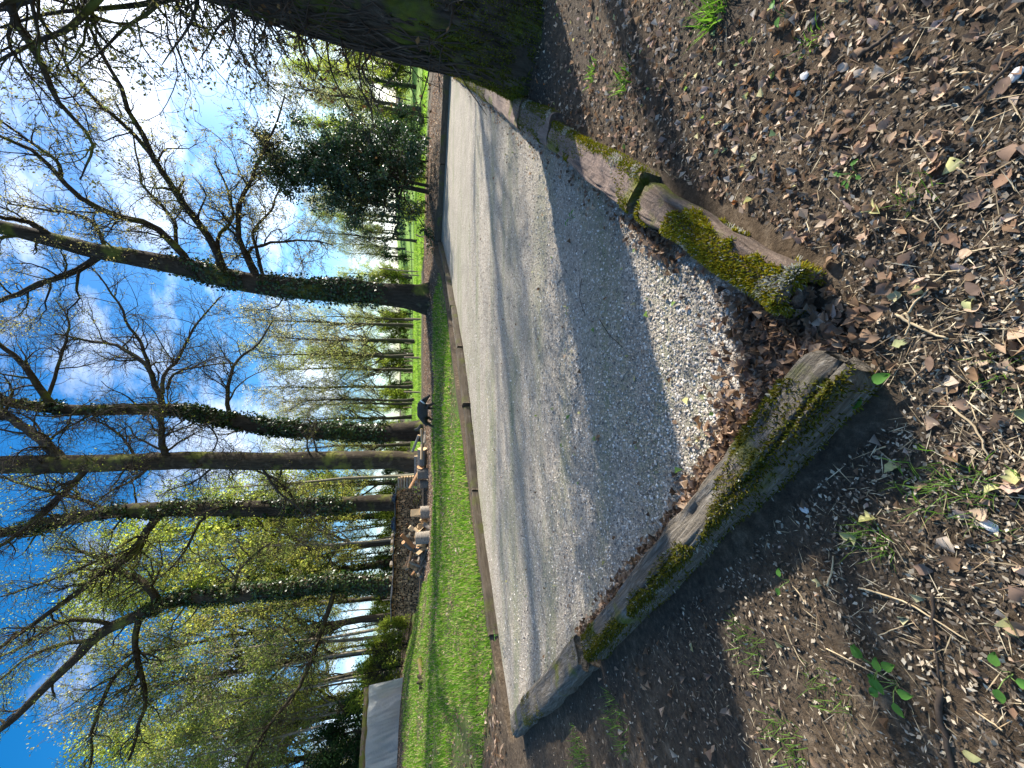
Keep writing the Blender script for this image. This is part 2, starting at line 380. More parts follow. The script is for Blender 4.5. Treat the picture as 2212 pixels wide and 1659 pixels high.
def timber_mesh(name, length, w, h, mat, seed, round_=4.5, rough=0.012, cracks=10, taper=0.0, seg=64, ring=36, erode=0.0, endr=0.0):
    r = np.random.default_rng(seed)
    th = np.linspace(0, 2 * np.pi, ring, endpoint=False)
    cs, sn = np.cos(th), np.sin(th)
    px = np.sign(cs) * np.abs(cs) ** (2 / round_) * w / 2; pz = np.sign(sn) * np.abs(sn) ** (2 / round_) * h / 2
    X = np.linspace(-length / 2, length / 2, seg)
    V = np.zeros((seg, ring, 3)); V[..., 0] = X[:, None]; V[..., 1] = px; V[..., 2] = pz
    off = r.random(3) * 50
    Q = V * np.array([1.2, 14, 14]) + off
    nrm = np.stack([np.zeros(ring), px / (w / 2), pz / (h / 2)], -1); nrm /= np.linalg.norm(nrm, axis=1)[:, None] + 1e-9
    d = rough * fbm(Q, 1.0, 3) + rough * 1.6 * fbm(V + off, 3.5, 2)
    # long drying cracks on the upper side
    for _ in range(cracks):
        yc = (r.random() - 0.5) * w * 0.85; xc = (r.random() - 0.5) * length; L_ = 0.15 + r.random() * 0.5
        wob = yc + 0.012 * np.sin(X * 7 + r.random() * 6) + 0.1 * (X - xc) * r.normal(0, 0.12)
        prof = np.exp(-((V[..., 1] - wob[:, None]) / (0.006)) ** 2) * np.exp(-((X - xc) / L_) ** 4)[:, None]
        d = d - 0.014 * prof * (pz > 0)[None]
    if erode:
        e = np.clip(fbm(V * np.array([1, 1, 1]) + off * 2, 6.0, 3), 0, 1)
        d = d - erode * e * (pz < h * 0.2)[None]
    V = V + nrm[None] * d[..., None]
    s = 1 - taper * (np.arange(seg) / (seg - 1)); V[..., 1:] *= s[:, None, None]
    if endr:
        e_ = np.clip((np.abs(X) - (length / 2 - endr)) / endr, 0, 1); V[..., 1:] *= np.sqrt(np.clip(1 - 0.62 * e_ ** 2.5, 0.05, 1))[:, None, None]
    V[..., 2] += h / 2
    V[..., 0] += 0.02 * fbm(V + off, 9, 2) * (np.abs(X) > length / 2 - 1e-6)[:, None]
    Vf = V.reshape(-1, 3)
    i = np.arange(seg - 1)[:, None] * ring + np.arange(ring)[None]; j = np.arange(seg - 1)[:, None] * ring + (np.arange(ring)[None] + 1) % ring
    F = np.stack([i, i + ring, j + ring, j], -1).reshape(-1, 4)[:, ::-1]
    # end caps: fan rings with an uneven broken face
    caps = []; VV = [Vf]; nV = len(Vf)
    for e, base in ((0, 0), (seg - 1, (seg - 1) * ring)):
        cen = V[e].mean(0); k = np.arange(ring)
        mid = V[e] * 0.5 + cen * 0.5; mid[:, 0] += r.normal(0, 0.006, ring)
        VV += [mid, cen[None]]
        o = np.stack([base + k, base + (k + 1) % ring, nV + (k + 1) % ring, nV + k], -1)
        tri = np.stack([nV + k, nV + (k + 1) % ring, np.full(ring, nV + ring), np.full(ring, nV + ring)], -1)[:, :3]
        if e == 0: caps.append((o, tri))
        else: caps.append((o[:, ::-1], tri[:, ::-1]))
        nV += ring + 1
    Fq = np.concatenate([F] + [c_[0] for c_ in caps]); Ft = np.concatenate([c_[1] for c_ in caps])
    me = mesh_data(name, np.concatenate(VV), [Fq, Ft], mat, None, True)
    return me, V

def moss_mesh(V, dens, seed, zmin=0.35, thr=0.05, nsc=3.2, base=(0.20, 0.20, 0.025), size=0.014, xr=None, pale=0.08, yb=0.0):
    """little upright moss sprigs on the upper faces of a timber (V: seg x ring x 3)"""
    r = np.random.default_rng(seed); seg, ring = V.shape[:2]
    n = dens
    i = r.integers(0, seg - 1, n); j = r.integers(0, ring, n); fi, fj = r.random(n), r.random(n)
    a_ = V[i, j]; b_ = V[i + 1, j]; c_ = V[i, (j + 1) % ring]
    P = a_ + (b_ - a_) * fi[:, None] + (c_ - a_) * fj[:, None]
    nr = np.cross(b_ - a_, c_ - a_); nr /= np.linalg.norm(nr, axis=1)[:, None] + 1e-12
    cen = V.mean(1)[i]; nr *= np.sign(((P - cen) * nr).sum(1))[:, None]
    mask = fbm(P + seed * 3.7, nsc, 3) + yb * P[:, 1] / (abs(V[..., 1]).max()) > thr
    mask &= nr[:, 2] > zmin - 0.5 * r.random(n)
    if xr is not None: mask &= (P[:, 0] > xr[0] + 0.1 * r.normal(0, 1, n)) & (P[:, 0] < xr[1] + 0.1 * r.normal(0, 1, n))
    P, nr = P[mask], nr[mask]; n = len(P)
    d = nr * 0.8 + r.normal(0, 0.55, (n, 3)); d /= np.linalg.norm(d, axis=1)[:, None]
    s = np.cross(d, r.normal(0, 1, (n, 3))); s /= np.linalg.norm(s, axis=1)[:, None]
    L_ = size * (0.5 + 0.9 * r.random(n))[:, None]; W = 0.0032 * (0.7 + 0.8 * r.random(n))[:, None]
    P = P - nr * 0.004
    Vt = np.stack([P - s * W, P + s * W, P + d * L_ + s * W * 0.3, P + d * L_ - s * W * 0.3], 1)
    cv = np.array(base)[None] * (0.45 + 0.9 * r.random(n))[:, None] * np.array([1, 1, 1]); cv[:, 0] *= 0.8 + 0.45 * r.random(n)
    pl = (r.random(n) < pale * 0.3) | ((fbm(P + 77, 5.5, 2) > 0.42 - pale) & (r.random(n) < 0.75)); cv[pl] = np.array([0.46, 0.45, 0.38]) * (0.6 + 0.6 * r.random((pl.sum(), 1)))
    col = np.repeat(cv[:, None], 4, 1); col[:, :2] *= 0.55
    return mesh_data('moss', Vt.reshape(-1, 3), np.arange(4 * n).reshape(n, 4), M_MOSS, col.reshape(-1, 3))

TIMBERS = []
def timber(a0, b0, a1, b1, w, h, z, mat, seed, label, moss=None, roll=0.0, pitch=0.0, **k):
    """centre line from (a0,b0) to (a1,b1) in court coordinates"""
    x0, y0 = cw(a0, b0); x1, y1 = cw(a1, b1)
    ln = math.hypot(x1 - x0, y1 - y0); ang = math.atan2(y1 - y0, x1 - x0)
    me, V = timber_mesh('timber', ln, w, h, mat, seed, **k)
    o = add('border_timber', None, None, label, 'timber', 'timbers edging the gravel court', loc=((x0 + x1) / 2, (y0 + y1) / 2, z), rot=(roll, pitch, ang))
    add('beam', me, o)
    if moss:
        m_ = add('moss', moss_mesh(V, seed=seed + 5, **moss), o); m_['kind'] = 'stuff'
    TIMBERS.append((min(a0, a1), max(a0, a1), min(b0, b1), max(b0, b1)))
    return o
timber(-0.195, -0.17, -0.215, 2.40, 0.165, 0.175, 0.005, M_TIM_GREY, 11, 'cracked grey timber with dark moss patches, nearest on the left edge of the gravel',
       dict(dens=60000, thr=0.0, nsc=2.4, zmin=0.3, base=(0.13, 0.125, 0.02), size=0.016, yb=0.40), roll=0.07, round_=5, cracks=26, rough=0.010, seg=160, ring=60, endr=0.06)
timber(-0.20, 2.50, -0.17, 5.35, 0.235, 0.20, -0.01, M_TIM_GREY, 12, 'pale lichen-covered timber with an eroded underside, far one on the left edge of the gravel',
       dict(dens=16000, thr=0.30, nsc=2.6, zmin=0.2, base=(0.15, 0.14, 0.03)), roll=-0.03, round_=4, cracks=14, rough=0.016, erode=0.09, seg=110, ring=44)
timber(0.05, -0.238, 1.12, -0.235, 0.145, 0.185, -0.005, M_TIM_MOSS, 13, 'thick short timber blanketed in bright green moss by the near corner',
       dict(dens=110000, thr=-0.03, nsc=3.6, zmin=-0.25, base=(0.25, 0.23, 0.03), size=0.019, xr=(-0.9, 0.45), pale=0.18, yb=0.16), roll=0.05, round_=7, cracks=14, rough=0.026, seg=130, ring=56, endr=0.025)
timber(1.16, -0.24, 2.84, -0.235, 0.20, 0.225, -0.005, M_TIM_BROWN, 14, 'bare brown weathered timber next to the moss-blanketed one',
       dict(dens=26000, thr=-0.05, nsc=2.0, zmin=-0.3, base=(0.16, 0.16, 0.02), yb=-0.55), roll=0.08, round_=7, cracks=26, rough=0.02, seg=110, ring=48)
timber(2.87, -0.27, 4.0, -0.25, 0.27, 0.23, -0.005, M_TIM_BROWN, 15, 'short brown timber lying in the shade of the big leaning trunk',
       dict(dens=14000, thr=0.0, nsc=2.0, zmin=0.1, base=(0.14, 0.14, 0.02), yb=-0.3), roll=0.03, cracks=10)
timber(4.04, -0.25, 6.62, -0.26, 0.28, 0.24, -0.005, M_TIM_BROWN, 16, 'sunlit brown timber on the right edge beyond the shaded one',
       dict(dens=9000, thr=0.15, nsc=2.0, zmin=0.1, yb=-0.3), cracks=12)
timber(6.68, -0.24, 11.2, -0.20, 0.27, 0.23, -0.005, M_TIM_MOSS, 17, 'long rounded timber with a coat of moss, last but one on the right edge',
       dict(dens=16000, thr=-0.25, nsc=1.5, zmin=0.2, base=(0.20, 0.20, 0.035), size=0.02), round_=2.6)
timber(11.3, -0.18, 16.3, -0.16, 0.26, 0.23, -0.005, M_TIM_MOSS, 18, 'farthest rounded mossy timber on the right edge of the gravel',
       dict(dens=8000, thr=-0.25, nsc=1.5, zmin=0.2, base=(0.20, 0.20, 0.035), size=0.02), round_=2.6)
bk = [(1.02, 3.55, 6.08, 5.98, 0.175, 'longest-looking dark timber at the left end of the back edge beside the lawn'),
      (3.58, 5.55, 5.98, 5.55, 0.165, 'second dark timber of the back edge counted from the lawn end'),
      (5.60, 7.55, 5.50, 5.32, 0.185, 'third timber of the back edge with a pale sunlit top'),
      (7.58, 9.75, 5.30, 5.30, 0.155, 'fourth timber of the back edge, brown and crumbling'),
      (9.78, 12.3, 5.32, 5.42, 0.175, 'fifth timber of the back edge in front of the ivy-clad oak'),
      (12.33, 16.2, 5.45, 5.85, 0.185, 'mossy timber of the back edge reaching the far corner')]
for k, (a0, a1, b0, b1, hh, lb_) in enumerate(bk):
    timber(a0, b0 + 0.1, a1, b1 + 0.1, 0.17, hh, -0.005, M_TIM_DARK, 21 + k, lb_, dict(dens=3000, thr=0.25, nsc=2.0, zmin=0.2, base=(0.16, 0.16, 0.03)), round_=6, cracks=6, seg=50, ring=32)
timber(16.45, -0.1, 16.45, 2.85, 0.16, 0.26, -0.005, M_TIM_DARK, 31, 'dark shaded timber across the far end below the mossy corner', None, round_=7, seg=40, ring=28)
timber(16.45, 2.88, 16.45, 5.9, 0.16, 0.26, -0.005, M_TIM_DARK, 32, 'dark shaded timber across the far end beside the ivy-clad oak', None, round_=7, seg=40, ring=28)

# ------------------------------------------------------------------ branching
def frames(P):
    Tn = np.zeros_like(P); Tn[:, 1:-1] = P[:, 2:] - P[:, :-2]; Tn[:, 0] = P[:, 1] - P[:, 0]; Tn[:, -1] = P[:, -1] - P[:, -2]
    Tn /= np.linalg.norm(Tn, axis=2, keepdims=True) + 1e-12
    ref = np.where(np.abs(Tn[:, :1, 2:3]) > 0.8, np.array([[[1.0, 0.2, 0]]]), np.array([[[0.1, 0, 1.0]]]))
    U = np.cross(Tn, ref); U /= np.linalg.norm(U, axis=2, keepdims=True) + 1e-9
    W = np.cross(Tn, U); return Tn, U, W
class Tubes:
    def __init__(s): s.V = []; s.F = []; s.n = 0
    def batch(s, P, R, sides):
        P = np.asarray(P, float); R = np.asarray(R, float); M, K = R.shape
        if M == 0: return
        _, U, W = frames(P)
        th = np.linspace(0, 2 * np.pi, sides, endpoint=False)
        V = P[:, :, None] + R[:, :, None, None] * (np.cos(th)[None, None, :, None] * U[:, :, None] + np.sin(th)[None, None, :, None] * W[:, :, None])
        m_ = np.arange(M)[:, None, None] * K * sides; k = np.arange(K - 1)[None, :, None] * sides; j = np.arange(sides)[None, None]
        a_ = m_ + k + j; b_ = m_ + k + (j + 1) % sides
        F = np.stack([a_, b_, b_ + sides, a_ + sides], -1).reshape(-1, 4) + s.n
        s.V.append(V.reshape(-1, 3)); s.F.append(F); s.n += M * K * sides
    def mesh(s, name, mat, smooth=True):
        return mesh_data(name, np.concatenate(s.V), np.concatenate(s.F), mat, None, smooth)
def resample(pts, K):
    pts = np.asarray(pts, float); d = np.concatenate([[0], np.cumsum(np.linalg.norm(np.diff(pts, axis=0), axis=1))])
    # smooth Catmull-Rom by dense sampling
    n = len(pts); out = []
    ts = np.linspace(0, d[-1], K)
    for q in ts:
        i = min(max(np.searchsorted(d, q) - 1, 0), n - 2); u = (q - d[i]) / max(d[i + 1] - d[i], 1e-9)
        p0 = pts[max(i - 1, 0)]; p1 = pts[i]; p2 = pts[i + 1]; p3 = pts[min(i + 2, n - 1)]
        out.append(0.5 * ((2 * p1) + (-p0 + p2) * u + (2 * p0 - 5 * p1 + 4 * p2 - p3) * u * u + (-p0 + 3 * p1 - 3 * p2 + p3) * u ** 3))
    return np.array(out)
def children(r, P, R, n, lrange, ang, K, wig, up=0.0, rr=0.6, rmin=0.004, t0=0.2, t1=1.0, droop=0.0, rcap=1e9, tipr=0.3):
    """n children spread over a batch of parent branches"""
    M, Kp = R.shape
    seglen = np.linalg.norm(np.diff(P, axis=1), axis=2).sum(1)
    pi = r.choice(M, n, p=seglen / seglen.sum())
    tt = (t0 + (t1 - t0) * r.random(n)) * (Kp - 1); i = np.minimum(tt.astype(int), Kp - 2); f = (tt - i)[:, None]
    o = P[pi, i] * (1 - f) + P[pi, i + 1] * f
    tn = P[pi, i + 1] - P[pi, i]; tn /= np.linalg.norm(tn, axis=1)[:, None] + 1e-9
    pr = R[pi, i] * (1 - f[:, 0]) + R[pi, i + 1] * f[:, 0]
    q = r.normal(0, 1, (n, 3)); q -= (q * tn).sum(1)[:, None] * tn; q /= np.linalg.norm(q, axis=1)[:, None]
    an = ang[0] + (ang[1] - ang[0]) * r.random(n)
    d = tn * np.cos(an)[:, None] + q * np.sin(an)[:, None]; d[:, 2] += up; d /= np.linalg.norm(d, axis=1)[:, None]
    ln = (lrange[0] + (lrange[1] - lrange[0]) * r.random(n)) * (1.15 - 0.6 * (tt / (Kp - 1)))
    st = ln / (K - 1); C = np.zeros((n, K, 3)); C[:, 0] = o
    for k in range(1, K):
        d = d + r.normal(0, wig, (n, 3)); d[:, 2] += up * 0.35 - droop * k / K
        d /= np.linalg.norm(d, axis=1)[:, None]; C[:, k] = C[:, k - 1] + d * st[:, None]
    r0 = np.clip(pr * rr * (0.7 + 0.5 * r.random(n)), rmin, rcap)
    RR = r0[:, None] * np.linspace(1, tipr, K)[None]
    return C, np.maximum(RR, rmin * 0.7)
def leaf_quads(r, P, size, aspect=0.55, hang=0.3, colbase=(0.1, 0.16, 0.02), var=0.35, yel=0.25, dirs=None):
    n = len(P)
    d = r.normal(0, 1, (n, 3)) if dirs is None else dirs + r.normal(0, 0.6, (n, 3))
    d[:, 2] -= hang; d /= np.linalg.norm(d, axis=1)[:, None]
    s = np.cross(d, r.normal(0, 1, (n, 3))); s /= np.linalg.norm(s, axis=1)[:, None]
    L_ = size * (0.6 + 0.8 * r.random(n))[:, None]; W = L_ * aspect
    V = np.stack([P, P + d * L_ * 0.45 + s * W * 0.5, P + d * L_, P + d * L_ * 0.45 - s * W * 0.5], 1)
    c_ = np.array(colbase)[None] * (1 - var + 2 * var * r.random(n))[:, None]
    c_ = c_ * np.stack([1 + yel * (r.random(n) - 0.4), np.ones(n), np.ones(n)], -1)
    return V.reshape(-1, 3), np.arange(4 * n).reshape(n, 4), np.repeat(np.clip(c_, 0, 1), 4, 0)
def along(r, P, n, jit=0.0, t0=0.15):
    M, K = P.shape[:2]; pi = r.integers(0, M, n); tt = (t0 + (1 - t0) * r.random(n)) * (K - 1); i = np.minimum(tt.astype(int), K - 2); f = (tt - i)[:, None]
    return P[pi, i] * (1 - f) + P[pi, i + 1] * f + r.normal(0, 1, (n, 3)) * jit
def trunk_tube(pts, radii, K, sides, seed, ridge=0.06, rfreq=1.0, flare=0.5, flare_h=0.5, roots=5):
    """one closed trunk surface with bark relief; returns V (K,sides,3), F"""
    r = np.random.default_rng(seed); P = resample(pts, K); R = np.interp(np.linspace(0, 1, K), np.linspace(0, 1, len(radii)), radii)
    _, U, W = frames(P[None]); U, W = U[0], W[0]; th = np.linspace(0, 2 * np.pi, sides, endpoint=False)
    hgt = np.concatenate([[0], np.cumsum(np.linalg.norm(np.diff(P, axis=0), axis=1))])
    dirs = np.cos(th)[None, :, None] * U[:, None] + np.sin(th)[None, :, None] * W[:, None]
    ph = r.random() * 6
    fl = flare * np.exp(-hgt / flare_h)[:, None] * (1 + 0.45 * np.cos(roots * th[None] + ph) + 0.25 * np.cos((roots - 2) * th[None] + 2 * ph))
    V = P[:, None] + dirs * R[:, None, None]
    q = dirs * R[:, None, None] * 1.0; q = q.copy(); q[..., 2] = hgt[:, None] * 0.22
    q = q / max(R.mean(), 0.05) * 1.0
    rd = np.abs(fbm(q + seed, 5.0 * rfreq, 3)); rd2 = fbm(q + seed * 2, 1.2, 2)
    V = P[:, None] + dirs * (R[:, None] * (1 + fl + ridge * (0.5 - 2 * rd) * 1.0 + 0.09 * rd2))[..., None]
    i = np.arange(K - 1)[:, None] * sides + np.arange(sides)[None]; j = np.arange(K - 1)[:, None] * sides + (np.arange(sides)[None] + 1) % sides
    F = np.stack([i, j, j + sides, i + sides], -1).reshape(-1, 4)
    return V, F
def ivy_on(r, V, n, size, zlo, zhi, thick=0.12, thr=-0.1, side=None, col=(0.028, 0.055, 0.012), nsc=0.9):
    """ivy leaves over a trunk surface V (K,S,3) between heights zlo..zhi"""
    K, S = V.shape[:2]; i = r.integers(0, K - 1, n); j = r.integers(0, S, n); fi = r.random(n)[:, None]
    P = V[i, j] * (1 - fi) + V[i + 1, j] * fi; cen = V.mean(1)[i]
    nr = P - cen; nr /= np.linalg.norm(nr, axis=1)[:, None] + 1e-9
    fade = (P[:, 2] - zlo) / 0.8; fade2 = (zhi - P[:, 2]) / 1.5
    ok = (fbm(P + 13, nsc, 3) > thr - np.minimum(0, 0)) & (r.random(n) < np.clip(fade, 0, 1)) & (r.random(n) < np.clip(fade2, 0, 1))
    if side is not None: ok &= ((nr @ side) > -0.35 + 0.5 * r.normal(0, 0.4, n))
    P, nr = P[ok], nr[ok]; n = len(P)
    bulge = np.clip(0.5 + fbm(P + 5, 0.8, 2), 0.05, 1.3)
    P = P + nr * (thick * r.random(n) ** 1.5 * bulge)[:, None]
    d = r.normal(0, 0.5, (n, 3)) + nr * 0.25; d[:, 2] -= 0.6; d /= np.linalg.norm(d, axis=1)[:, None]
    s = np.cross(d, nr + r.normal(0, 0.35, (n, 3))); s /= np.linalg.norm(s, axis=1)[:, None]
    L_ = size * (0.6 + 0.8 * r.random(n))[:, None]
    Vv = np.stack([P, P + d * L_ * 0.35 + s * L_ * 0.5, P + d * L_, P + d * L_ * 0.35 - s * L_ * 0.5], 1)
    c_ = np.array(col)[None] * (0.5 + 1.2 * r.random(n))[:, None]
    return Vv.reshape(-1, 3), np.arange(4 * n).reshape(n, 4), np.repeat(c_, 4, 0)

# ------------------------------------------------------------------ the individual trees
def axial(p): return float(np.dot(np.asarray(p) - np.array([0, 0, H]), FWD))
def wr(w, p): return w / 2 / 835 * axial(p)
def big_tree(name, label, cat, trunk, widths, Y, limbs, seed, mat, mat2, n1=70, n2=420, n3=2400, leaves=6000, lsize=0.05, lcol=(0.16, 0.17, 0.05), lvar=0.4,
             l1=(1.2, 3.5), l2=(0.6, 1.8), l3=(0.25, 0.8), wig=0.28, ivy=None, up=0.12, flare=0.35, lean=0.0, extra=None, twr=0.0045, trunk_children=True, t0=0.35, dead=0.0):
    r = np.random.default_rng(seed)
    pts = [at(x, y, Y + lean * i) for i, (x, y) in enumerate(trunk)]
    base = pts[0].copy(); base[2] = T(base[0], base[1])
    p0 = base.copy(); p0[2] -= 0.25
    rad = [wr(w, p) for w, p in zip(widths, pts)]
    allp = np.array([p0] + [base] + pts[1:]) - base; rad = [rad[0]] + rad
    # carry radii along true arc length
    d = np.concatenate([[0], np.cumsum(np.linalg.norm(np.diff(allp, axis=0), axis=1))]); K = 80
    rads = np.interp(np.linspace(0, d[-1], K), d, rad)
    V, F = trunk_tube(allp, rads, K, 28, seed, 0.07, 1.0, flare, 0.5)
    root = add(name, None, None, label, cat, loc=base)
    add('trunk', mesh_data('trunk', V.reshape(-1, 3), F, mat, None, True), root)
    tb = Tubes(); LP, LR = [], []
    KL = 14
    for li in limbs:
        path, w0, w1, drift = li[:4]
        nS = len(path); ys = Y + drift * np.linspace(0, 1, nS) ** 1.2 + r.normal(0, 0.12, nS) * np.linspace(0, 1, nS)
        pp = np.array([at(x, y, yy) for (x, y), yy in zip(path, ys)]) - base
        # root the limb inside the trunk
        rs = resample(pp, KL); LP.append(rs + r.normal(0, 0.02, rs.shape)); LR.append(np.linspace(wr(w0, pp[0] + base), wr(w1, pp[-1] + base), KL) * 0.8)
    tk = resample(allp[1:], KL); tkr = np.interp(np.linspace(0, d[-1] - d[1], KL), d[1:] - d[1], rad[1:])
    if LP:
        LP = np.array(LP); LR = np.array(LR); tb.batch(LP, LR, 10)
        P0 = np.concatenate([LP, LP]); R0 = np.concatenate([LR, LR])
    else: P0 = np.zeros((0, KL, 3)); R0 = np.zeros((0, KL))
    tki = tk[int(KL * t0):]; tkp = resample(tki, KL); tkr_ = np.interp(np.linspace(t0, 1, KL), np.linspace(0, 1, KL), tkr)
    if trunk_children: P0 = np.concatenate([P0, tkp[None]]); R0 = np.concatenate([R0, tkr_[None]])
    P1, R1 = children(r, P0, R0, n1, l1, (0.5, 1.25), 9, wig, up, 0.45, 0.014, 0.12, 1.0, rcap=0.065, tipr=0.2)
    tb.batch(P1, R1, 6)
    P2, R2 = children(r, np.concatenate([P1, P1, resample_batch(P0, 9)]), np.concatenate([R1, R1, resample_batch_r(R0, 9)]), n2, l2, (0.4, 1.2), 7, wig * 1.1, up * 0.6, 0.5, 0.008, 0.1, 1.0, rcap=0.02, tipr=0.35)
    tb.batch(P2, R2, 4)
    P3, R3 = children(r, P2, R2, int(n3 * 0.98), l3, (0.3, 1.1), 4, wig * 0.9, up * 0.3, 0.6, twr, 0.1, 1.0, rcap=0.012, tipr=0.5)
    add('branches', tb.mesh('branches', mat2), root)
    tw = Tubes(); tw.batch(P3, R3, 3)
    add('twigs', tw.mesh('twigs', M_TWIG, False), root)
    if leaves:
        Lp = np.concatenate([along(r, P3, int(leaves * 0.8), 0.05, 0.4), along(r, P2, leaves - int(leaves * 0.8), 0.06, 0.5)])
        v, f, c_ = leaf_quads(r, Lp, lsize, 0.6, 0.35, lcol, lvar)
        add('foliage', mesh_data('foliage', v, f, M_LEAF, c_), root)
    if ivy:
        vs, fs, cs = [], [], []; nn = 0
        for (n_, sz, zlo, zhi, th_, thr) in ivy:
            v, f, c_ = ivy_on(r, V, n_, sz, zlo, zhi, th_, thr); vs.append(v); fs.append(f + nn); cs.append(c_); nn += len(v)
        add('ivy', mesh_data('ivy', np.concatenate(vs), np.concatenate(fs), M_IVY, np.concatenate(cs)), root)
    return root, V, base
def resample_batch(P, K):
    i = np.linspace(0, P.shape[1] - 1, K); a_ = np.minimum(i.astype(int), P.shape[1] - 2); f = (i - a_)[None, :, None]
    return P[:, a_] * (1 - f) + P[:, a_ + 1] * f
def resample_batch_r(R, K):
    i = np.linspace(0, R.shape[1] - 1, K); a_ = np.minimum(i.astype(int), R.shape[1] - 2); f = (i - a_)[None]
    return R[:, a_] * (1 - f) + R[:, a_ + 1] * f

YG = (0.17, 0.19, 0.04)
# the ivy-clad oak behind the court, its long limbs reaching right
big_tree('oak_tree', 'oak with an ivy-wrapped trunk and crooked limbs behind the far corner', 'tree',
    [(918, 646), (880, 640), (850, 637), (760, 628), (650, 624), (550, 612), (480, 598), (400, 578), (300, 558), (200, 540), (100, 515), (0, 490), (-150, 465), (-300, 450)],
    [56, 50, 48, 46, 44, 42, 40, 38, 36, 33, 30, 28, 18, 8], 18.0,
    [([(479, 590), (470, 540), (418, 469), (378, 412), (331, 341), (315, 298), (278, 241), (271, 197), (231, 144), (207, 87), (167, 0), (120, -80)], 20, 5, -5.0),
     ([(331, 341), (291, 291), (248, 254), (201, 211), (167, 174), (141, 134), (100, 60), (60, -20)], 12, 4, -3.5),
     ([(410, 580), (398, 552), (341, 495), (301, 479), (248, 465), (194, 442), (161, 415), (131, 382), (80, 331), (44, 311), (0, 295), (-80, 250)], 20, 6, -3.0),
     ([(131, 382), (124, 351), (67, 308), (0, 261), (-60, 220)], 10, 4, -1.5),
     ([(560, 610), (532, 552), (509, 495), (519, 475), (512, 449), (542, 395), (552, 358), (589, 288), (603, 248), (613, 201)], 16, 3, -1.0),
     ([(490, 590), (469, 522), (502, 475), (502, 452), (482, 385), (465, 348)], 11, 4, 1.5),
     ([(560, 600), (536, 546), (569, 529), (609, 522), (670, 520), (720, 528)], 10, 3, 1.0),
     ([(570, 600), (549, 519), (549, 495), (586, 452), (596, 428), (620, 380)], 10, 3, 2.0),
     ([(430, 590), (378, 529), (382, 489), (361, 459), (335, 432), (308, 398), (301, 368), (288, 301), (285, 275)], 11, 3, 2.0),
     ([(234, 545), (160, 585), (87, 615), (0, 652), (-80, 690)], 18, 7, 1.0),
     ([(230, 540), (200, 480), (150, 460), (80, 450), (20, 440)], 10, 4, 1.5),
     ([(130, 520), (60, 480), (0, 470), (-80, 440)], 16, 7, -1.5),
     ([(620, 620), (600, 660), (560, 670)], 5, 2, 1.0)],
    101, M_BARK, M_BARK, 140, 1000, 8200, 26000, 0.06, (0.22, 0.215, 0.09), 0.4, (1.0, 3.0), (0.5, 1.5), (0.25, 0.75), 0.30,
    ivy=[(16000, 0.10, 1.6, 5.2, 0.40, -0.35), (9000, 0.10, 3.0, 10.5, 0.35, -0.05)], flare=0.30)

# two-trunk group by the woodpile
big_tree('tree', 'slender ivy-covered tree standing just right of the thick mossy trunk', 'tree',
    [(908, 930), (850, 934), (800, 935), (700, 930), (600, 925), (520, 912), (430, 895), (375, 886), (300, 884), (200, 886), (134, 884), (33, 872), (0, 866), (-200, 850)],
    [42, 38, 36, 34, 32, 30, 28, 26, 24, 23, 22, 20, 19, 7], 26.0,
    [([(352, 900), (348, 860), (335, 833), (321, 796), (285, 763), (241, 743), (187, 736), (120, 720)], 16, 4, 1.0),
     ([(330, 815), (301, 736), (278, 706), (261, 666), (234, 622), (200, 580)], 10, 3, -1.0),
     ([(352, 850), (352, 813), (385, 776), (418, 709), (445, 676), (480, 640)], 10, 3, 2.0),
     ([(360, 840), (378, 806), (428, 793), (502, 783)], 7, 3, -1.5),
     ([(500, 910), (490, 860), (500, 800), (520, 770), (560, 740), (590, 690)], 12, 3, 2.0),
     ([(120, 884), (90, 845), (60, 800), (20, 760), (-40, 720)], 20, 8, -1.0),
     ([(100, 870), (130, 780), (150, 700), (120, 650)], 10, 3, 1.5),
     ([(430, 900), (470, 950), (440, 1000)], 5, 2, -1.0)],
    102, M_BARK, M_BARKG, 120, 1000, 7000, 5000, 0.06, YG, 0.4, (1.5, 4.0), (0.8, 2.2), (0.4, 1.1), 0.24,
    ivy=[(15000, 0.13, 2.0, 14, 0.35, -0.25), (7000, 0.14, 10, 24, 0.5, 0.05)], flare=0.25)
big_tree('tree', 'thick mossy trunk with a flared foot behind the chopping blocks', 'tree',
    [(912, 1000), (880, 998), (840, 994), (700, 995), (550, 997), (400, 994), (250, 1000), (100, 1003), (0, 1005), (-250, 1020)],
    [46, 42, 40, 39, 38, 37, 36, 40, 38, 14], 23.5,
    [([(130, 990), (110, 968), (67, 933), (20, 903), (-40, 870)], 26, 14, 1.0),
     ([(187, 1008), (161, 1044), (97, 1101), (30, 1160), (-40, 1200)], 16, 8, -1.5),
     ([(360, 990), (351, 960), (348, 915), (340, 890)], 18, 12, -1.2),
     ([(330, 1000), (300, 1030), (240, 1060), (200, 1090)], 8, 3, -2.0),
     ([(560, 1000), (600, 1060), (660, 1110), (720, 1150)], 7, 2, -2.0),
     ([(470, 1000), (420, 1040), (360, 1060)], 7, 2, 2.0),
     ([(300, 1000), (250, 930), (180, 900)], 8, 3, 3.0)],
    103, M_BARKM, M_BARKG, 120, 1000, 7000, 4000, 0.06, YG, 0.4, (1.0, 3.4), (0.6, 1.8), (0.35, 1.0), 0.32, flare=0.42, up=0.0, t0=0.12)
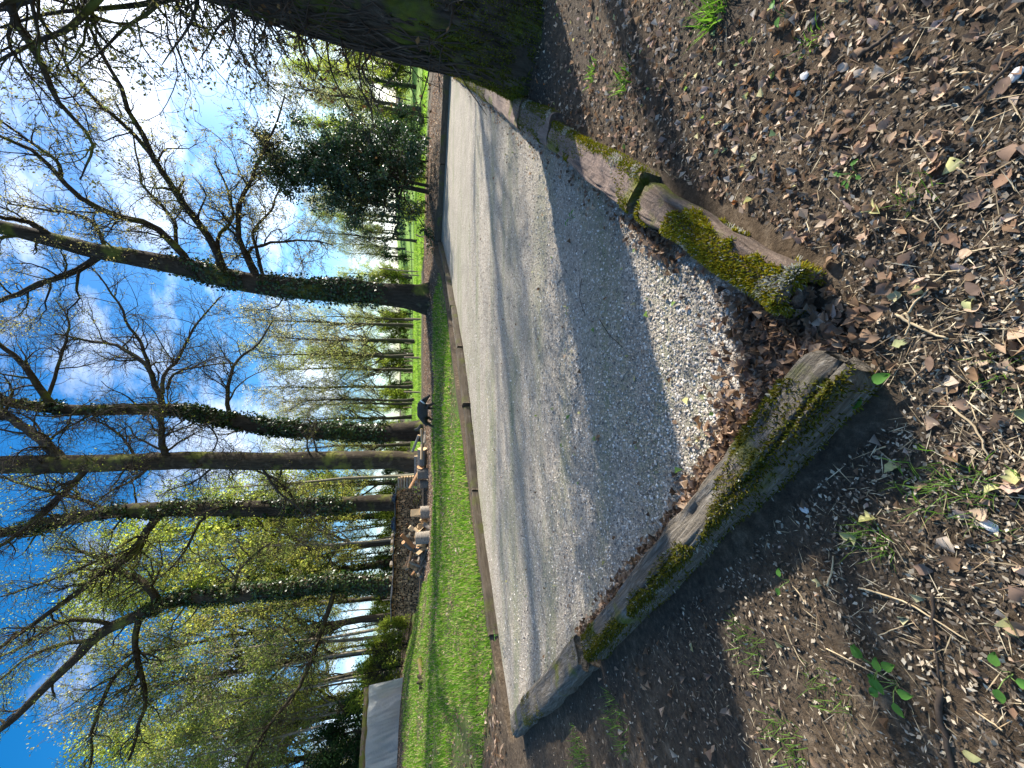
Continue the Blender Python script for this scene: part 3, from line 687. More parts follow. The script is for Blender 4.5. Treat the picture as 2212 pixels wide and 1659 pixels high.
big_tree('tree', 'ivy-covered trunk rising behind the right end of the woodpile', 'tree',
    [(905, 1086), (850, 1086), (800, 1087), (700, 1092), (600, 1097), (500, 1098), (400, 1098), (300, 1102), (234, 1107), (150, 1122), (67, 1140), (0, 1152), (-200, 1190)],
    [38, 35, 34, 33, 33, 33, 32, 30, 26, 24, 22, 20, 8], 27.5,
    [([(360, 1100), (335, 1124), (275, 1207), (218, 1241), (167, 1281), (100, 1328), (0, 1398), (-60, 1440)], 20, 8, -2.5),
     ([(330, 1120), (300, 1190), (240, 1200), (170, 1230), (60, 1270), (0, 1290)], 9, 4, -3.0),
     ([(470, 1098), (430, 1130), (400, 1190), (340, 1250), (230, 1300)], 8, 3, 1.0),
     ([(240, 1105), (180, 1080), (100, 1060), (0, 1030)], 10, 5, 1.0),
     ([(650, 1095), (600, 1040), (540, 1010), (480, 990)], 8, 3, -2.0)],
    104, M_BARK, M_BARKM, 120, 900, 5200, 13000, 0.075, (0.25, 0.29, 0.09), 0.4, (1.2, 3.8), (0.7, 2.0), (0.4, 1.0), 0.26,
    ivy=[(14000, 0.13, 4.0, 22, 0.4, -0.1)], flare=0.2)
big_tree('tree', 'ivy-covered tree with forking mossy limbs above the left end of the woodpile', 'tree',
    [(880, 1253), (840, 1262), (740, 1258), (636, 1271), (502, 1284), (402, 1291), (352, 1305), (301, 1328), (234, 1358), (201, 1382), (167, 1418), (100, 1482), (33, 1549), (-30, 1600), (-120, 1680)],
    [36, 34, 33, 32, 30, 27, 25, 23, 21, 20, 18, 16, 14, 11, 5], 27.5,
    [([(340, 1300), (320, 1270), (295, 1245), (270, 1240), (200, 1200), (120, 1180)], 20, 5, 1.5),
     ([(305, 1325), (291, 1382), (298, 1432), (311, 1482), (315, 1515), (301, 1559), (280, 1640)], 16, 6, -2.5),
     ([(295, 1420), (248, 1459), (218, 1522), (201, 1572), (197, 1632), (180, 1700)], 12, 5, -1.5),
     ([(722, 1270), (720, 1284), (696, 1358), (670, 1432), (636, 1499), (569, 1582), (536, 1649), (500, 1720)], 14, 5, -6.0),
     ([(250, 1350), (200, 1340), (130, 1345), (40, 1400), (-20, 1430)], 12, 5, -1.0),
     ([(500, 1284), (520, 1230), (560, 1190), (590, 1170)], 9, 3, -2.0),
     ([(200, 1385), (140, 1390), (60, 1420), (0, 1470)], 12, 5, 2.0),
     ([(620, 1440), (650, 1400), (600, 1350)], 5, 2, -2)],
    105, M_BARKM, M_BARKM, 140, 1050, 6500, 22000, 0.075, (0.22, 0.27, 0.08), 0.45, (1.2, 3.8), (0.7, 2.0), (0.4, 1.0), 0.26,
    ivy=[(16000, 0.13, 1.5, 16, 0.35, -0.35)], flare=0.2)

# ---- big leaning trunk at the right, near
r1 = np.random.default_rng(55)
b1 = np.array([3.66, 3.88, 0]); b1[2] = T(b1[0], b1[1]) - 0.02
ax_ = np.array([[0, 0, -0.3], [0, 0, 0], [0.05, 0.0, 0.5], [0.18, 0.12, 1.2], [0.40, 0.28, 2.2], [0.66, 0.46, 3.4], [0.95, 0.65, 5.0], [1.15, 0.85, 7.0], [1.3, 1.0, 9.5], [1.4, 1.1, 12.5]])
rd_ = [0.50, 0.50, 0.485, 0.475, 0.46, 0.44, 0.40, 0.33, 0.22, 0.08]
dd = np.concatenate([[0], np.cumsum(np.linalg.norm(np.diff(ax_, axis=0), axis=1))])
KT = 260
V1, F1 = trunk_tube(ax_, np.interp(np.linspace(0, dd[-1], KT), dd, rd_), KT, 150, 55, 0.12, 1.7, 0.26, 0.30, 6)
root1 = add('leaning_tree', None, None, 'massive leaning trunk with mossy roots and tangled dead shoots beside the gravel', 'tree', loc=b1)
add('trunk', mesh_data('trunk', V1.reshape(-1, 3), F1, M_BARKT1, None, True), root1)
def moss_trunk(V, n, zmax, seed, base=(0.13, 0.14, 0.02)):
    r = np.random.default_rng(seed); K, S = V.shape[:2]
    km = int(K * zmax / 12.5) + 8
    i = r.integers(0, km, n); j = r.integers(0, S, n); P = V[i, j] + (V[i + 1, j] - V[i, j]) * r.random(n)[:, None]
    cen = V.mean(1)[i]; nr = P - cen; nr[:, 2] += 0.15; nr /= np.linalg.norm(nr, axis=1)[:, None]
    ok = (fbm(P + 3, 1.9, 3) > -0.15 + 0.5 * (P[:, 2] / zmax) ** 1.5) & (P[:, 2] < zmax)
    P, nr = P[ok], nr[ok]; n = len(P); d = nr + r.normal(0, 0.5, (n, 3)); d /= np.linalg.norm(d, axis=1)[:, None]
    s = np.cross(d, r.normal(0, 1, (n, 3))); s /= np.linalg.norm(s, axis=1)[:, None]; L_ = 0.022 * (0.5 + r.random(n))[:, None]
    Vt = np.stack([P - s * 0.006, P + s * 0.006, P + d * L_], 1)
    c_ = np.array(base)[None] * (0.4 + r.random(n))[:, None]
    return mesh_data('moss', Vt.reshape(-1, 3), np.arange(3 * n).reshape(n, 3), M_MOSS, np.repeat(c_, 3, 0))
o_ = add('moss', moss_trunk(V1, 60000, 1.5, 8), root1); o_['kind'] = 'stuff'
# dead shoots and ivy stems hugging and leaving the trunk on the court side
nS = 95; zS = 0.8 + 2.6 * r1.random(nS); thS = math.pi + r1.normal(-0.1, 0.75, nS)
axp = np.stack([np.interp(zS, ax_[:, 2], ax_[:, k]) for k in range(3)], -1)
sp0 = axp + 0.44 * np.stack([np.cos(thS), np.sin(thS), np.zeros(nS)], -1)
dS = np.stack([np.cos(thS), np.sin(thS), np.zeros(nS)], -1) * 0.9 + r1.normal(0, 0.45, (nS, 3)); dS[:, 2] += 0.3; dS[:, 1] += 0.3; dS /= np.linalg.norm(dS, axis=1)[:, None]
lS = 0.35 + 0.75 * r1.random(nS) ** 1.3; CS = np.zeros((nS, 10, 3)); CS[:, 0] = sp0
for k in range(1, 10):
    dS = dS + r1.normal(0, 0.24, (nS, 3)); dS[:, 2] -= 0.07; dS /= np.linalg.norm(dS, axis=1)[:, None]; CS[:, k] = CS[:, k - 1] + dS * (lS / 9)[:, None]
RS = (0.004 + 0.007 * r1.random(nS))[:, None] * np.linspace(1, 0.4, 10)[None]
tb = Tubes(); tb.batch(CS, RS, 6)
C2, R2 = children(r1, CS, RS, 330, (0.12, 0.5), (0.4, 1.2), 6, 0.3, 0.0, 0.6, 0.0018, 0.15, 1.0, tipr=0.5); tb.batch(C2, R2, 4)
C3, R3 = children(r1, C2, R2, 800, (0.06, 0.25), (0.4, 1.2), 5, 0.3, 0.0, 0.7, 0.0012, 0.1, 1.0, tipr=0.6); tb.batch(C3, R3, 3)
# stems hugging the bark
nH = 46; th0 = math.pi + r1.normal(0, 0.9, nH); CH = np.zeros((nH, 14, 3)); z0 = r1.random(nH) * 1.2
for k in range(14):
    z = z0 + k * 0.17; th_ = th0 + 0.25 * np.sin(k * 0.6 + th0 * 9) + r1.normal(0, 0.06, nH)
    axp = np.stack([np.interp(z, ax_[:, 2], ax_[:, q]) for q in range(3)], -1); axp[:, 2] = z
    CH[:, k] = axp + (0.49 + 0.03 * r1.random(nH))[:, None] * np.stack([np.cos(th_), np.sin(th_), np.zeros(nH)], -1)
tb.batch(CH, (0.004 + 0.008 * r1.random(nH))[:, None] * np.linspace(1, 0.6, 14)[None], 6)
add('dead_shoots', tb.mesh('dead_shoots', M_TWIG), root1)
lp = np.concatenate([along(r1, C3, 240, 0.01), along(r1, C2, 120, 0.01)])
v, f, c_ = leaf_quads(r1, lp, 0.045, 0.7, 0.5, (0.12, 0.075, 0.035), 0.4)
add('dead_leaves', mesh_data('dead_leaves', v, f, M_DRY, c_), root1)
# crown overhanging the upper right of the view
tb = Tubes(); LP, LR = [], []
for path, ra, rb, Ya, Yb in [
    ([(60, -160), (20, -40), (33, 44), (84, 124), (110, 188), (134, 231), (181, 278), (201, 318), (184, 362), (174, 388)], 0.07, 0.010, 4.6, 7.5),
    ([(300, -150), (240, -40), (200, 10), (150, 60), (80, 90), (0, 130), (-60, 170)], 0.06, 0.012, 4.4, 6.5),
    ([(420, -140), (360, -30), (330, 20), (270, 60), (220, 110), (170, 150)], 0.045, 0.008, 4.6, 6.0),
    ([(450, -120), (430, -20), (420, 30), (400, 70), (370, 110), (350, 140)], 0.035, 0.006, 4.4, 5.6),
    ([(560, -90), (520, -10), (500, 30), (470, 60), (450, 100), (430, 130)], 0.03, 0.006, 4.2, 5.2),
    ([(160, -140), (100, -30), (60, 0), (0, 20), (-60, 30)], 0.06, 0.02, 4.4, 6.0),
    ([(520, -120), (470, -40), (400, -10), (300, 10), (200, 20), (100, 30), (0, 60)], 0.05, 0.015, 4.5, 6.0),
    ([(640, -60), (620, 20), (640, 70), (680, 110), (690, 150)], 0.02, 0.005, 4.0, 4.6)]:
    ys = np.linspace(Ya, Yb, len(path)); pp = np.array([at(x, y, yy) for (x, y), yy in zip(path, ys)])
    zz = np.interp(min(pp[0][2] + 0.3, 9), ax_[:, 2] + b1[2], ax_[:, 2]); st = b1 + np.array([np.interp(zz, ax_[:, 2], ax_[:, 0]), 0, zz])
    pp = np.concatenate([[st], pp]) - b1
    LP.append(resample(pp, 20)); LR.append(np.linspace(ra * 0.85, rb * 0.8, 20))
# limbs over the far side and back of the crown
for k in range(9):
    az = r1.random() * 6.283; z = 5 + 5 * r1.random(); st = np.array([np.interp(z, ax_[:, 2], ax_[:, 0]), 0, z]); L_ = 3.5 + 2 * r1.random()
    e = np.array([math.cos(az), math.sin(az), 0.55]) * L_; mid = st + e * 0.5 + np.array([0, 0, 0.5]); LP.append(resample(np.array([st, mid, st + e]), 20)); LR.append(np.linspace(0.12, 0.02, 20))
LP, LR = np.array(LP), np.array(LR); tb.batch(LP, LR, 9)
P1, R1 = children(r1, LP, LR, 190, (0.6, 1.9), (0.4, 1.2), 9, 0.25, 0.0, 0.5, 0.006, 0.2, 1.0, droop=0.08, rcap=0.03, tipr=0.3); tb.batch(P1, R1, 5)
P2, R2 = children(r1, P1, R1, 1400, (0.3, 0.9), (0.3, 1.1), 7, 0.25, 0.0, 0.6, 0.003, 0.1, 1.0, droop=0.06, tipr=0.4); tb.batch(P2, R2, 4)
P3, R3 = children(r1, P2, R2, 4400, (0.12, 0.4), (0.3, 1.1), 5, 0.25, 0.0, 0.6, 0.0022, 0.1, 1.0, tipr=0.6)
add('branches', tb.mesh('branches', M_BARK), root1)
tw = Tubes(); tw.batch(P3, R3, 3); add('twigs', tw.mesh('twigs', M_TWIG, False), root1)
v, f, c_ = leaf_quads(r1, along(r1, P3, 9500, 0.015, 0.4), 0.042, 0.6, 0.3, (0.09, 0.10, 0.04), 0.5)
add('foliage', mesh_data('foliage', v, f, M_LEAF, c_), root1)

# ---- holly: dark evergreen, two stems
r2 = np.random.default_rng(66)
hb = at(925, 415, 17.5); hb[2] = T(hb[0], hb[1])
rooth = add('holly_tree', None, None, 'dark glossy evergreen tree on two thin stems behind the far end timbers', 'tree', loc=hb)
tb = Tubes(); LP, LR = [], []
for path, ra in [([(928, 416), (880, 405), (820, 395), (750, 383), (680, 368), (620, 355), (570, 345)], 0.11), ([(926, 402), (880, 392), (800, 370), (740, 345), (690, 320), (650, 305)], 0.08)]:
    pp = np.array([at(x, y, 17.5 + 0.15 * i) for i, (x, y) in enumerate(path)]) - hb; pp[0, 2] = -0.2
    LP.append(resample(pp, 16)); LR.append(np.linspace(ra, 0.02, 16))
LP, LR = np.array(LP), np.array(LR); tb.batch(LP, LR, 10)
P1, R1 = children(r2, LP, LR, 150, (1.5, 3.4), (0.8, 1.7), 8, 0.2, 0.02, 0.5, 0.012, 0.16, 1.0, droop=0.10, tipr=0.3); tb.batch(P1, R1, 5)
P2, R2 = children(r2, P1, R1, 900, (0.4, 1.2), (0.4, 1.2), 6, 0.22, 0.0, 0.6, 0.007, 0.15, 1.0, droop=0.08, tipr=0.5); tb.batch(P2, R2, 3)
add('stems', tb.mesh('stems', M_BARK), rooth)
lp = np.concatenate([along(r2, P2, 62000, 0.10, 0.1), along(r2, P1, 16000, 0.15, 0.2)])
lp = lp[(fbm(lp, 0.75, 2) > -0.24) & (fbm(lp + 40, 2.6, 2) > -0.3)]
v, f, c_ = leaf_quads(r2, lp, 0.105, 0.55, 0.3, (0.028, 0.058, 0.022), 0.55, 0.3)
add('foliage', mesh_data('foliage', v, f, M_IVY, c_), rooth)

# ------------------------------------------------------------------ background trees (a few grown, then copied)
def proto_tree(seed, h, r0, crown0, n1, n2, n3, leaves, lsize, lcol, l1, l2, l3, mat, up=0.25, lean=0.04, lvar=0.4, sides=(10, 5, 3), bare=False, yel=0.25, wig=0.2, ivy=0):
    r = np.random.default_rng(seed); K = 12
    z = np.linspace(-0.3, h, K); w = np.cumsum(r.normal(0, lean * h / K, (K, 2)), axis=0); w[0] = 0
    P = np.concatenate([w, z[:, None]], 1)[None]; R = (r0 * (1 - 0.85 * np.linspace(0, 1, K) ** 1.1))[None]; R[0, 0] *= 1.35; R[0, 1] *= 1.1
    tt = Tubes(); tt.batch(P, R, sides[0])
    root = add('tree', None); add('trunk', tt.mesh('trunk', mat), root)
    tb = Tubes()
    P1, R1 = children(r, P, R, n1, l1, (0.5, 1.1), 8, wig, up, 0.45, 0.02, crown0, 1.0, tipr=0.25); tb.batch(P1, R1, sides[1])
    P2, R2 = children(r, P1, R1, n2, l2, (0.4, 1.1), 6, wig, up * 0.5, 0.55, 0.012, 0.15, 1.0, tipr=0.35); tb.batch(P2, R2, sides[2])
    if n3:
        P3, R3 = children(r, P2, R2, n3, l3, (0.3, 1.0), 4, wig, 0.05, 0.6, 0.008, 0.15, 1.0, tipr=0.5); tb.batch(P3, R3, 3)
    else: P3 = P2
    add('branches', tb.mesh('branches', mat), root)
    if leaves:
        lp = np.concatenate([along(r, P3, int(leaves * 0.7), lsize * 1.2, 0.3), along(r, P2, leaves - int(leaves * 0.7), lsize * 1.5, 0.3)])
        lp = lp[fbm(lp + seed, 0.45, 2) > -0.25]
        v, f, c_ = leaf_quads(r, lp, lsize, 0.7, 0.3, lcol, lvar, yel)
        add('foliage', mesh_data('foliage', v, f, M_LEAF, c_), root)
    if ivy:
        th = np.linspace(0, 2 * np.pi, 14, endpoint=False); zz = np.linspace(0.2, h * 0.75, 40)
        ax2 = np.stack([np.interp(zz, P[0, :, 2], P[0, :, k]) for k in (0, 1)], -1); rr_ = np.interp(zz, P[0, :, 2], R[0])
        Vv = np.zeros((40, 14, 3)); Vv[..., 0] = ax2[:, :1] + rr_[:, None] * np.cos(th); Vv[..., 1] = ax2[:, 1:] + rr_[:, None] * np.sin(th); Vv[..., 2] = zz[:, None]
        v, f, c_ = ivy_on(r, Vv, ivy, 0.16, 0.3, h * 0.75, 0.5, -0.2); add('ivy', mesh_data('ivy', v, f, M_IVY, c_), root)
    return root
LIME = (0.31, 0.35, 0.085); OLIVE = (0.29, 0.31, 0.11); GREEN = (0.16, 0.24, 0.03); PALE = (0.34, 0.34, 0.17)
protos = {
 'lime_a': proto_tree(201, 15, 0.24, 0.18, 46, 330, 700, 13000, 0.15, LIME, (2.5, 5.5), (1.0, 2.6), (0.5, 1.3), M_BARKG),
 'lime_b': proto_tree(202, 17, 0.26, 0.25, 46, 330, 700, 12000, 0.15, (0.28, 0.34, 0.07), (2.5, 5.0), (1.0, 2.4), (0.5, 1.3), M_BARK, ivy=1500),
 'olive': proto_tree(203, 16, 0.25, 0.22, 50, 360, 700, 10000, 0.125, OLIVE, (2.5, 5.5), (1.0, 2.6), (0.5, 1.4), M_BARKG),
 'sparse': proto_tree(204, 15, 0.2, 0.25, 46, 360, 900, 6000, 0.11, PALE, (2.0, 4.6), (1.0, 2.4), (0.5, 1.4), M_BARKG),
 'pole_a': proto_tree(205, 13, 0.11, 0.35, 26, 130, 280, 3000, 0.12, (0.26, 0.29, 0.09), (0.9, 2.6), (0.5, 1.4), (0.3, 0.9), M_POLE, lean=0.05, sides=(7, 4, 3)),
 'pole_b': proto_tree(206, 12, 0.09, 0.3, 24, 120, 280, 2600, 0.12, (0.28, 0.29, 0.08), (0.9, 2.4), (0.5, 1.4), (0.3, 0.9), M_BARK, lean=0.07, sides=(7, 4, 3), ivy=500),
 'pole_c': proto_tree(207, 14, 0.13, 0.4, 24, 130, 280, 2200, 0.12, (0.24, 0.30, 0.08), (0.9, 2.8), (0.5, 1.4), (0.3, 0.9), M_POLE, lean=0.04, sides=(7, 4, 3)),
 'bush': proto_tree(208, 2.6, 0.06, 0.02, 60, 360, 0, 7000, 0.13, (0.18, 0.23, 0.045), (0.8, 2.2), (0.5, 1.1), (0.3, 0.6), M_BARK, up=0.15, lean=0.05, sides=(6, 4, 3)),
 'evergreen': proto_tree(209, 6.5, 0.12, 0.03, 80, 420, 0, 9000, 0.20, (0.022, 0.045, 0.018), (1.0, 2.6), (0.5, 1.3), (0.3, 0.6), M_BARK, up=0.02, lean=0.03, sides=(6, 4, 3)),
}
used = {}
def place(kind, x, y, Y, rz, sc, label, group, cat='tree', name='tree', world=None):
    p = np.array(world, float) if world is not None else at(x, y, Y); p[2] = T(p[0], p[1]) - 0.03
    pr = protos[kind]
    if kind not in used: o = pr; used[kind] = 1; o.location = tuple(p); o.rotation_euler = (0, 0, rz); o.scale = (sc,) * 3; 
    else: o = copy_thing(pr, p, rz, sc)
    o.name = name; o['label'] = label; o['category'] = cat
    if group: o['group'] = group
    return o
rb = np.random.default_rng(77)
R_ = lambda: rb.random() * 6.283
# separate field trees between the oak and the slender ivy tree
place('sparse', 885, 738, 42, 0.4, 0.95, 'grey-barked field tree with an angled stem just left of the ivy-clad oak', None)
place('olive', 888, 768, 46, 1.9, 0.95, 'straight field tree with fresh olive leaves between oak and dog', None)
place('sparse', 885, 862, 40, 3.0, 0.8, 'leaning bare field tree above the dog', None)
place('olive', 890, 690, 62, 2.2, 0.9, 'far olive-green tree directly behind the left edge of the oak trunk', None)
place('lime_a', 888, 600, 70, 0.3, 0.75, 'round bright green tree beyond the field right of the oak trunk', None)
place('lime_b', 889, 655, 85, 1.0, 0.8, 'bright green tree in the far hedge behind the oak trunk', None)
for k, (y_, Y, kd, sc) in enumerate([(705, 50, 'sparse', 1.15), (800, 52, 'olive', 0.95), (835, 46, 'sparse', 1.0), (900, 50, 'olive', 0.9), (765, 66, 'lime_b', 0.9), (870, 64, 'sparse', 1.1)]):
    place(kd, 890, y_, Y, R_(), sc, 'airy yellow-green tree beyond the fence left of the oak', 'airy trees beyond the field fence')
# far tree line across the field
for k, y_ in enumerate(np.linspace(560, 1010, 11)):
    kd = ['olive', 'lime_a', 'sparse', 'lime_b'][k % 4]
    place(kd, 890, y_ + rb.normal(0, 9), 88 + rb.normal(0, 9), R_(), 0.62 + 0.25 * rb.random(), 'small hazy tree in the hedgerow across the field', 'trees of the far hedgerow')
for k, y_ in enumerate(np.linspace(555, 1000, 16)):
    place('bush' if k % 3 else 'evergreen', 888, y_ + rb.normal(0, 8), 72 + rb.normal(0, 6), R_(), (1.2 + 0.6 * rb.random()) if k % 3 else (0.5 + 0.25 * rb.random()), 'rounded shrub in the low hedge across the field', 'shrubs of the far hedge', 'shrub', 'shrub')
# right background
for k, (y_, Y, kd, sc) in enumerate([(60, 44, 'lime_b', 0.85), (130, 48, 'lime_a', 0.9), (190, 54, 'lime_b', 0.85), (245, 46, 'lime_a', 0.72), (300, 60, 'lime_b', 0.85), (350, 68, 'olive', 0.8), (10, 40, 'lime_a', 0.85), (-60, 38, 'lime_b', 0.85)]):
    place(kd, 905, y_, Y, R_(), sc, 'bright spring-green tree at the field edge on the right', 'spring-green trees behind the leaning trunk')
for k, y_ in enumerate(np.linspace(-60, 540, 20)):
    place(['lime_a', 'olive', 'lime_b'][k % 3], 880, y_ + rb.normal(0, 8), 98 + rb.normal(0, 8), R_(), 0.85 + 0.35 * rb.random(), 'hazy green tree of the far wood on the right', 'trees of the far wood on the right')
for k, y_ in enumerate(np.linspace(-40, 400, 12)):
    place('bush', 900, y_ + rb.normal(0, 8), 56 + rb.normal(0, 4), R_(), 1.3 + 0.6 * rb.random(), 'pale green bush along the field margin on the right', 'bushes along the right field margin', 'shrub', 'shrub')
place('sparse', 905, 235, 33, 0.7, 0.75, 'bare grey trunk standing in the field right of the holly', None)
for k, (y_, Y, lb_) in enumerate([(451, 40, 'thin pale trunk in the field seen under the holly, nearest its stems'), (475, 39, 'second thin pale trunk in the field seen under the holly'), (522, 38, 'slim pale trunk in the field left of the holly')]):
    place('sparse', 900, y_, Y, R_(), 0.62, lb_, None)
for k, (y_, Y) in enumerate([(395, 105), (430, 112), (468, 108), (500, 115), (540, 110), (350, 100)]):
    place(['olive', 'lime_b'][k % 2], 860, y_, Y, R_(), 0.62, 'small tree on the crest of the far green slope', 'trees on the far slope')
# left woodland behind the woodpile
for k in range(64):
    y_ = 1015 + 720 * rb.random(); Y = 30 + 32 * rb.random() ** 1.2
    place(['pole_a', 'pole_b', 'pole_c'][k % 3], 862, y_, Y, R_(), 0.8 + 0.45 * rb.random(), 'slim straight trunk in the thicket behind the woodpile', 'slim trunks of the thicket')
for k, (y_, Y, kd, sc) in enumerate([(1040, 48, 'lime_a', 1.2), (1110, 42, 'lime_b', 1.35), (1165, 38, 'lime_a', 1.45), (1215, 42, 'lime_b', 1.45), (1330, 36, 'olive', 1.3), (1390, 34, 'sparse', 1.35), (1440, 46, 'sparse', 1.4), (1520, 40, 'lime_a', 1.35), (1590, 36, 'sparse', 1.4), (1680, 32, 'sparse', 1.3), (1490, 48, 'lime_b', 1.6), (960, 56, 'olive', 1.0), (1280, 50, 'sparse', 1.6)]):
    place(kd, 862, y_, Y, R_(), sc, 'leafy yellow-green woodland tree behind the thicket of slim trunks', 'woodland trees on the left')
for k, y_ in enumerate(np.linspace(1040, 1700, 22)):
    place('bush', 860, y_ + rb.normal(0, 8), 44 + rb.normal(0, 5), R_(), 0.65 + 0.4 * rb.random(), 'tangled undergrowth shrub among the thicket trunks', 'undergrowth of the thicket', 'shrub', 'shrub')
for k, y_ in enumerate(np.linspace(1500, 1720, 4)):
    place('evergreen', 855, y_ + rb.normal(0, 10), 66 + rb.normal(0, 4), R_(), 1.0 + 0.5 * rb.random(), 'dark evergreen at the back of the wood', 'dark evergreens behind the wood')
# shrubs between woodpile and tarp
for k, (y_, Y, sc, lb_) in enumerate([(1350, 25.5, 0.62, 'yellow-green shrub against the left end of the woodpile'), (1395, 24.5, 0.75, 'ivy-leaved shrub between the woodpile and the sheeted stack'), (1440, 24.0, 0.8, 'dense green shrub just right of the sheeted stack'), (1480, 25, 0.9, 'tall shrub behind the corner of the sheeted stack')]):
    place('bush', 868, y_, Y, R_(), sc, lb_, None, 'shrub', 'shrub')
for k, (y_, Y, sc, lb_) in enumerate([(1560, 24, 0.62, 'dark ivy-covered evergreen behind the sheeted stack'), (1660, 23, 0.7, 'dark evergreen at the far left behind the sheeted stack'), (1500, 29, 0.6, 'dark holly bush in the gloom behind the shrubs'), (1610, 28, 0.75, 'dark holly bush deep behind the sheeted stack')]):
    place('evergreen', 868, y_, Y, R_(), sc, lb_, None, 'shrub', 'shrub')
# ivy hummock and bushes right of the holly
for k, (y_, Y, sc, lb_) in enumerate([(300, 21, 0.34, 'glossy dark ivy mound right of the holly stems'), (350, 20.5, 0.30, 'low glossy ivy clump beside the holly stems'), (255, 22, 0.26, 'small dark ivy clump near the mossy far corner')]):
    place('evergreen', 925, y_, Y, R_(), sc, lb_, None, 'shrub', 'shrub')
for k, (y_, Y, sc, lb_) in enumerate([(385, 21, 0.5, 'thin leafy shrub behind the holly stems'), (460, 21.5, 0.4, 'low leafy shrub left of the holly stems')]):
    place('bush', 922, y_, Y, R_(), sc, lb_, None, 'shrub', 'shrub')
# neighbours of the leaning tree, further right, whose shade falls on the gravel
place('sparse', 0, 0, 0, 1.1, 1.0, 'bare tree further right along the gravel, beyond the leaning trunk', None, world=(17.5, 13.0, 0))
place('pole_c', 0, 0, 0, 2.1, 1.0, 'slim tree at the far right, past the leaning trunk', None, world=(10.8, 6.0, 0))
for k_, pr in protos.items():
    if k_ not in used:
        for ch in list(pr.children): bpy.data.objects.remove(ch)
        bpy.data.objects.remove(pr)

# ------------------------------------------------------------------ woodpile, blocks, tarp, posts, dog
def simple_mat(name, c1, c2, scale=20, rough=0.8, stretch=(1, 1, 1), spec=0.2, rnd=0.0):
    mt, t, n, b = new_mat(name)
    c = ramp(t, [(0.3, c1), (0.7, c2)], noise_tex(t, scale, 6, 0.65, objvec(t, stretch)).outputs[0]).outputs[0]
    if rnd:
        oi = t.nodes.new('ShaderNodeObjectInfo'); mr = t.nodes.new('ShaderNodeMapRange'); mr.inputs['To Min'].default_value = 1 - rnd; mr.inputs['To Max'].default_value = 1 + rnd
        t.links.new(oi.outputs['Random'], mr.inputs[0]); hv = t.nodes.new('ShaderNodeHueSaturation'); t.links.new(mr.outputs[0], hv.inputs['Value']); t.links.new(c, hv.inputs['Color']); c = hv.outputs[0]
    t.links.new(c, b.inputs['Base Color']); b.inputs['Roughness'].default_value = rough; b.inputs['Specular IOR Level'].default_value = spec
    return mt
M_CUT = simple_mat('cut_wood', (0.34, 0.17, 0.08), (0.58, 0.33, 0.17), 25, 0.8, rnd=0.45)
M_CUTPALE = simple_mat('fresh_split_wood', (0.40, 0.27, 0.14), (0.60, 0.44, 0.27), 18, 0.75, (1, 4, 4), rnd=0.2)
M_ORANGE = simple_mat('fresh_orange_cut', (0.55, 0.24, 0.07), (0.72, 0.36, 0.13), 14, 0.8)
M_LOGBARK = simple_mat('log_bark', (0.06, 0.05, 0.04), (0.30, 0.26, 0.22), 22, 0.9, (3, 1, 1))
M_BIRCH = simple_mat('pale_bark', (0.10, 0.08, 0.06), (0.42, 0.37, 0.31), 9, 0.85, (1, 1, 3))
M_SHEET = simple_mat('dark_roof_sheet', (0.02, 0.022, 0.026), (0.07, 0.075, 0.085), 6, 0.45, spec=0.5)
M_BLACKP = simple_mat('black_plastic', (0.015, 0.017, 0.022), (0.05, 0.055, 0.07), 6, 0.3, spec=0.6)
M_POST = simple_mat('grey_brown_post', (0.16, 0.11, 0.08), (0.40, 0.31, 0.24), 9, 0.85, (6, 6, 0.6))
M_PALLET = simple_mat('pallet_wood', (0.16, 0.12, 0.09), (0.32, 0.26, 0.20), 9, 0.85)

def log_mesh(name, r, length, n=9, seed=0, wob=0.12, split=None, bark=M_LOGBARK, cut=M_CUT):
    """log along +Y (cut face at y=0 facing -Y); split: None round, or 'half'/'quarter' wedge"""
    q = np.random.default_rng(seed)
    if split == 'quarter':
        th = np.concatenate([np.linspace(0, np.pi * 0.55, 5)]); pr = np.stack([np.cos(th), np.sin(th)], -1) * r * (1 + q.normal(0, wob * 0.4, 5))[:, None]; pr = np.concatenate([[[0, 0]], pr]) - r * 0.4
    elif split == 'half':
        th = np.linspace(0, np.pi, 6); pr = np.stack([np.cos(th), np.sin(th)], -1) * r * (1 + q.normal(0, wob * 0.5, 6))[:, None]; pr[:, 1] -= r * 0.4
    else:
        th = np.linspace(0, 2 * np.pi, n, endpoint=False); pr = np.stack([np.cos(th), np.sin(th)], -1) * r * (1 + q.normal(0, wob, n))[:, None]
    k = len(pr); V = []
    for y, s in ((0, 1.0), (length * 0.5, 1 + q.normal(0, 0.04)), (length, 1.0)):
        V.append(np.stack([pr[:, 0] * s, np.full(k, y), pr[:, 1] * s], -1))
    V = np.concatenate(V); i = np.arange(k); j = (i + 1) % k
    S = np.concatenate([np.stack([i, j, j + k, i + k], -1), np.stack([i + k, j + k, j + 2 * k, i + 2 * k], -1)])
    me = bpy.data.meshes.new(name)
    me.from_pydata(V.tolist(), [], S.tolist() + [list(range(k))[::-1], list(range(2 * k, 3 * k))])
    me.materials.append(bark); me.materials.append(cut)
    mi = np.zeros(len(me.polygons), np.int32); mi[-2:] = 1
    if split == 'quarter': mi[[0, k - 1, k, 2 * k - 1]] = 1
    if split == 'half': mi[[k - 1, 2 * k - 1]] = 1
    me.polygons.foreach_set('material_index', mi); me.update(); return me

rw = np.random.default_rng(88)
wA = ground_at(917, 1052); wA = at(917, 1052, 24.0); wB = at(906, 1325, 24.0)
wdir = (wB - wA)[:2]; wlen = float(np.linalg.norm(wdir)); wdir /= wlen
wang = math.atan2(wdir[1], wdir[0])          # local +X runs from right end to left end
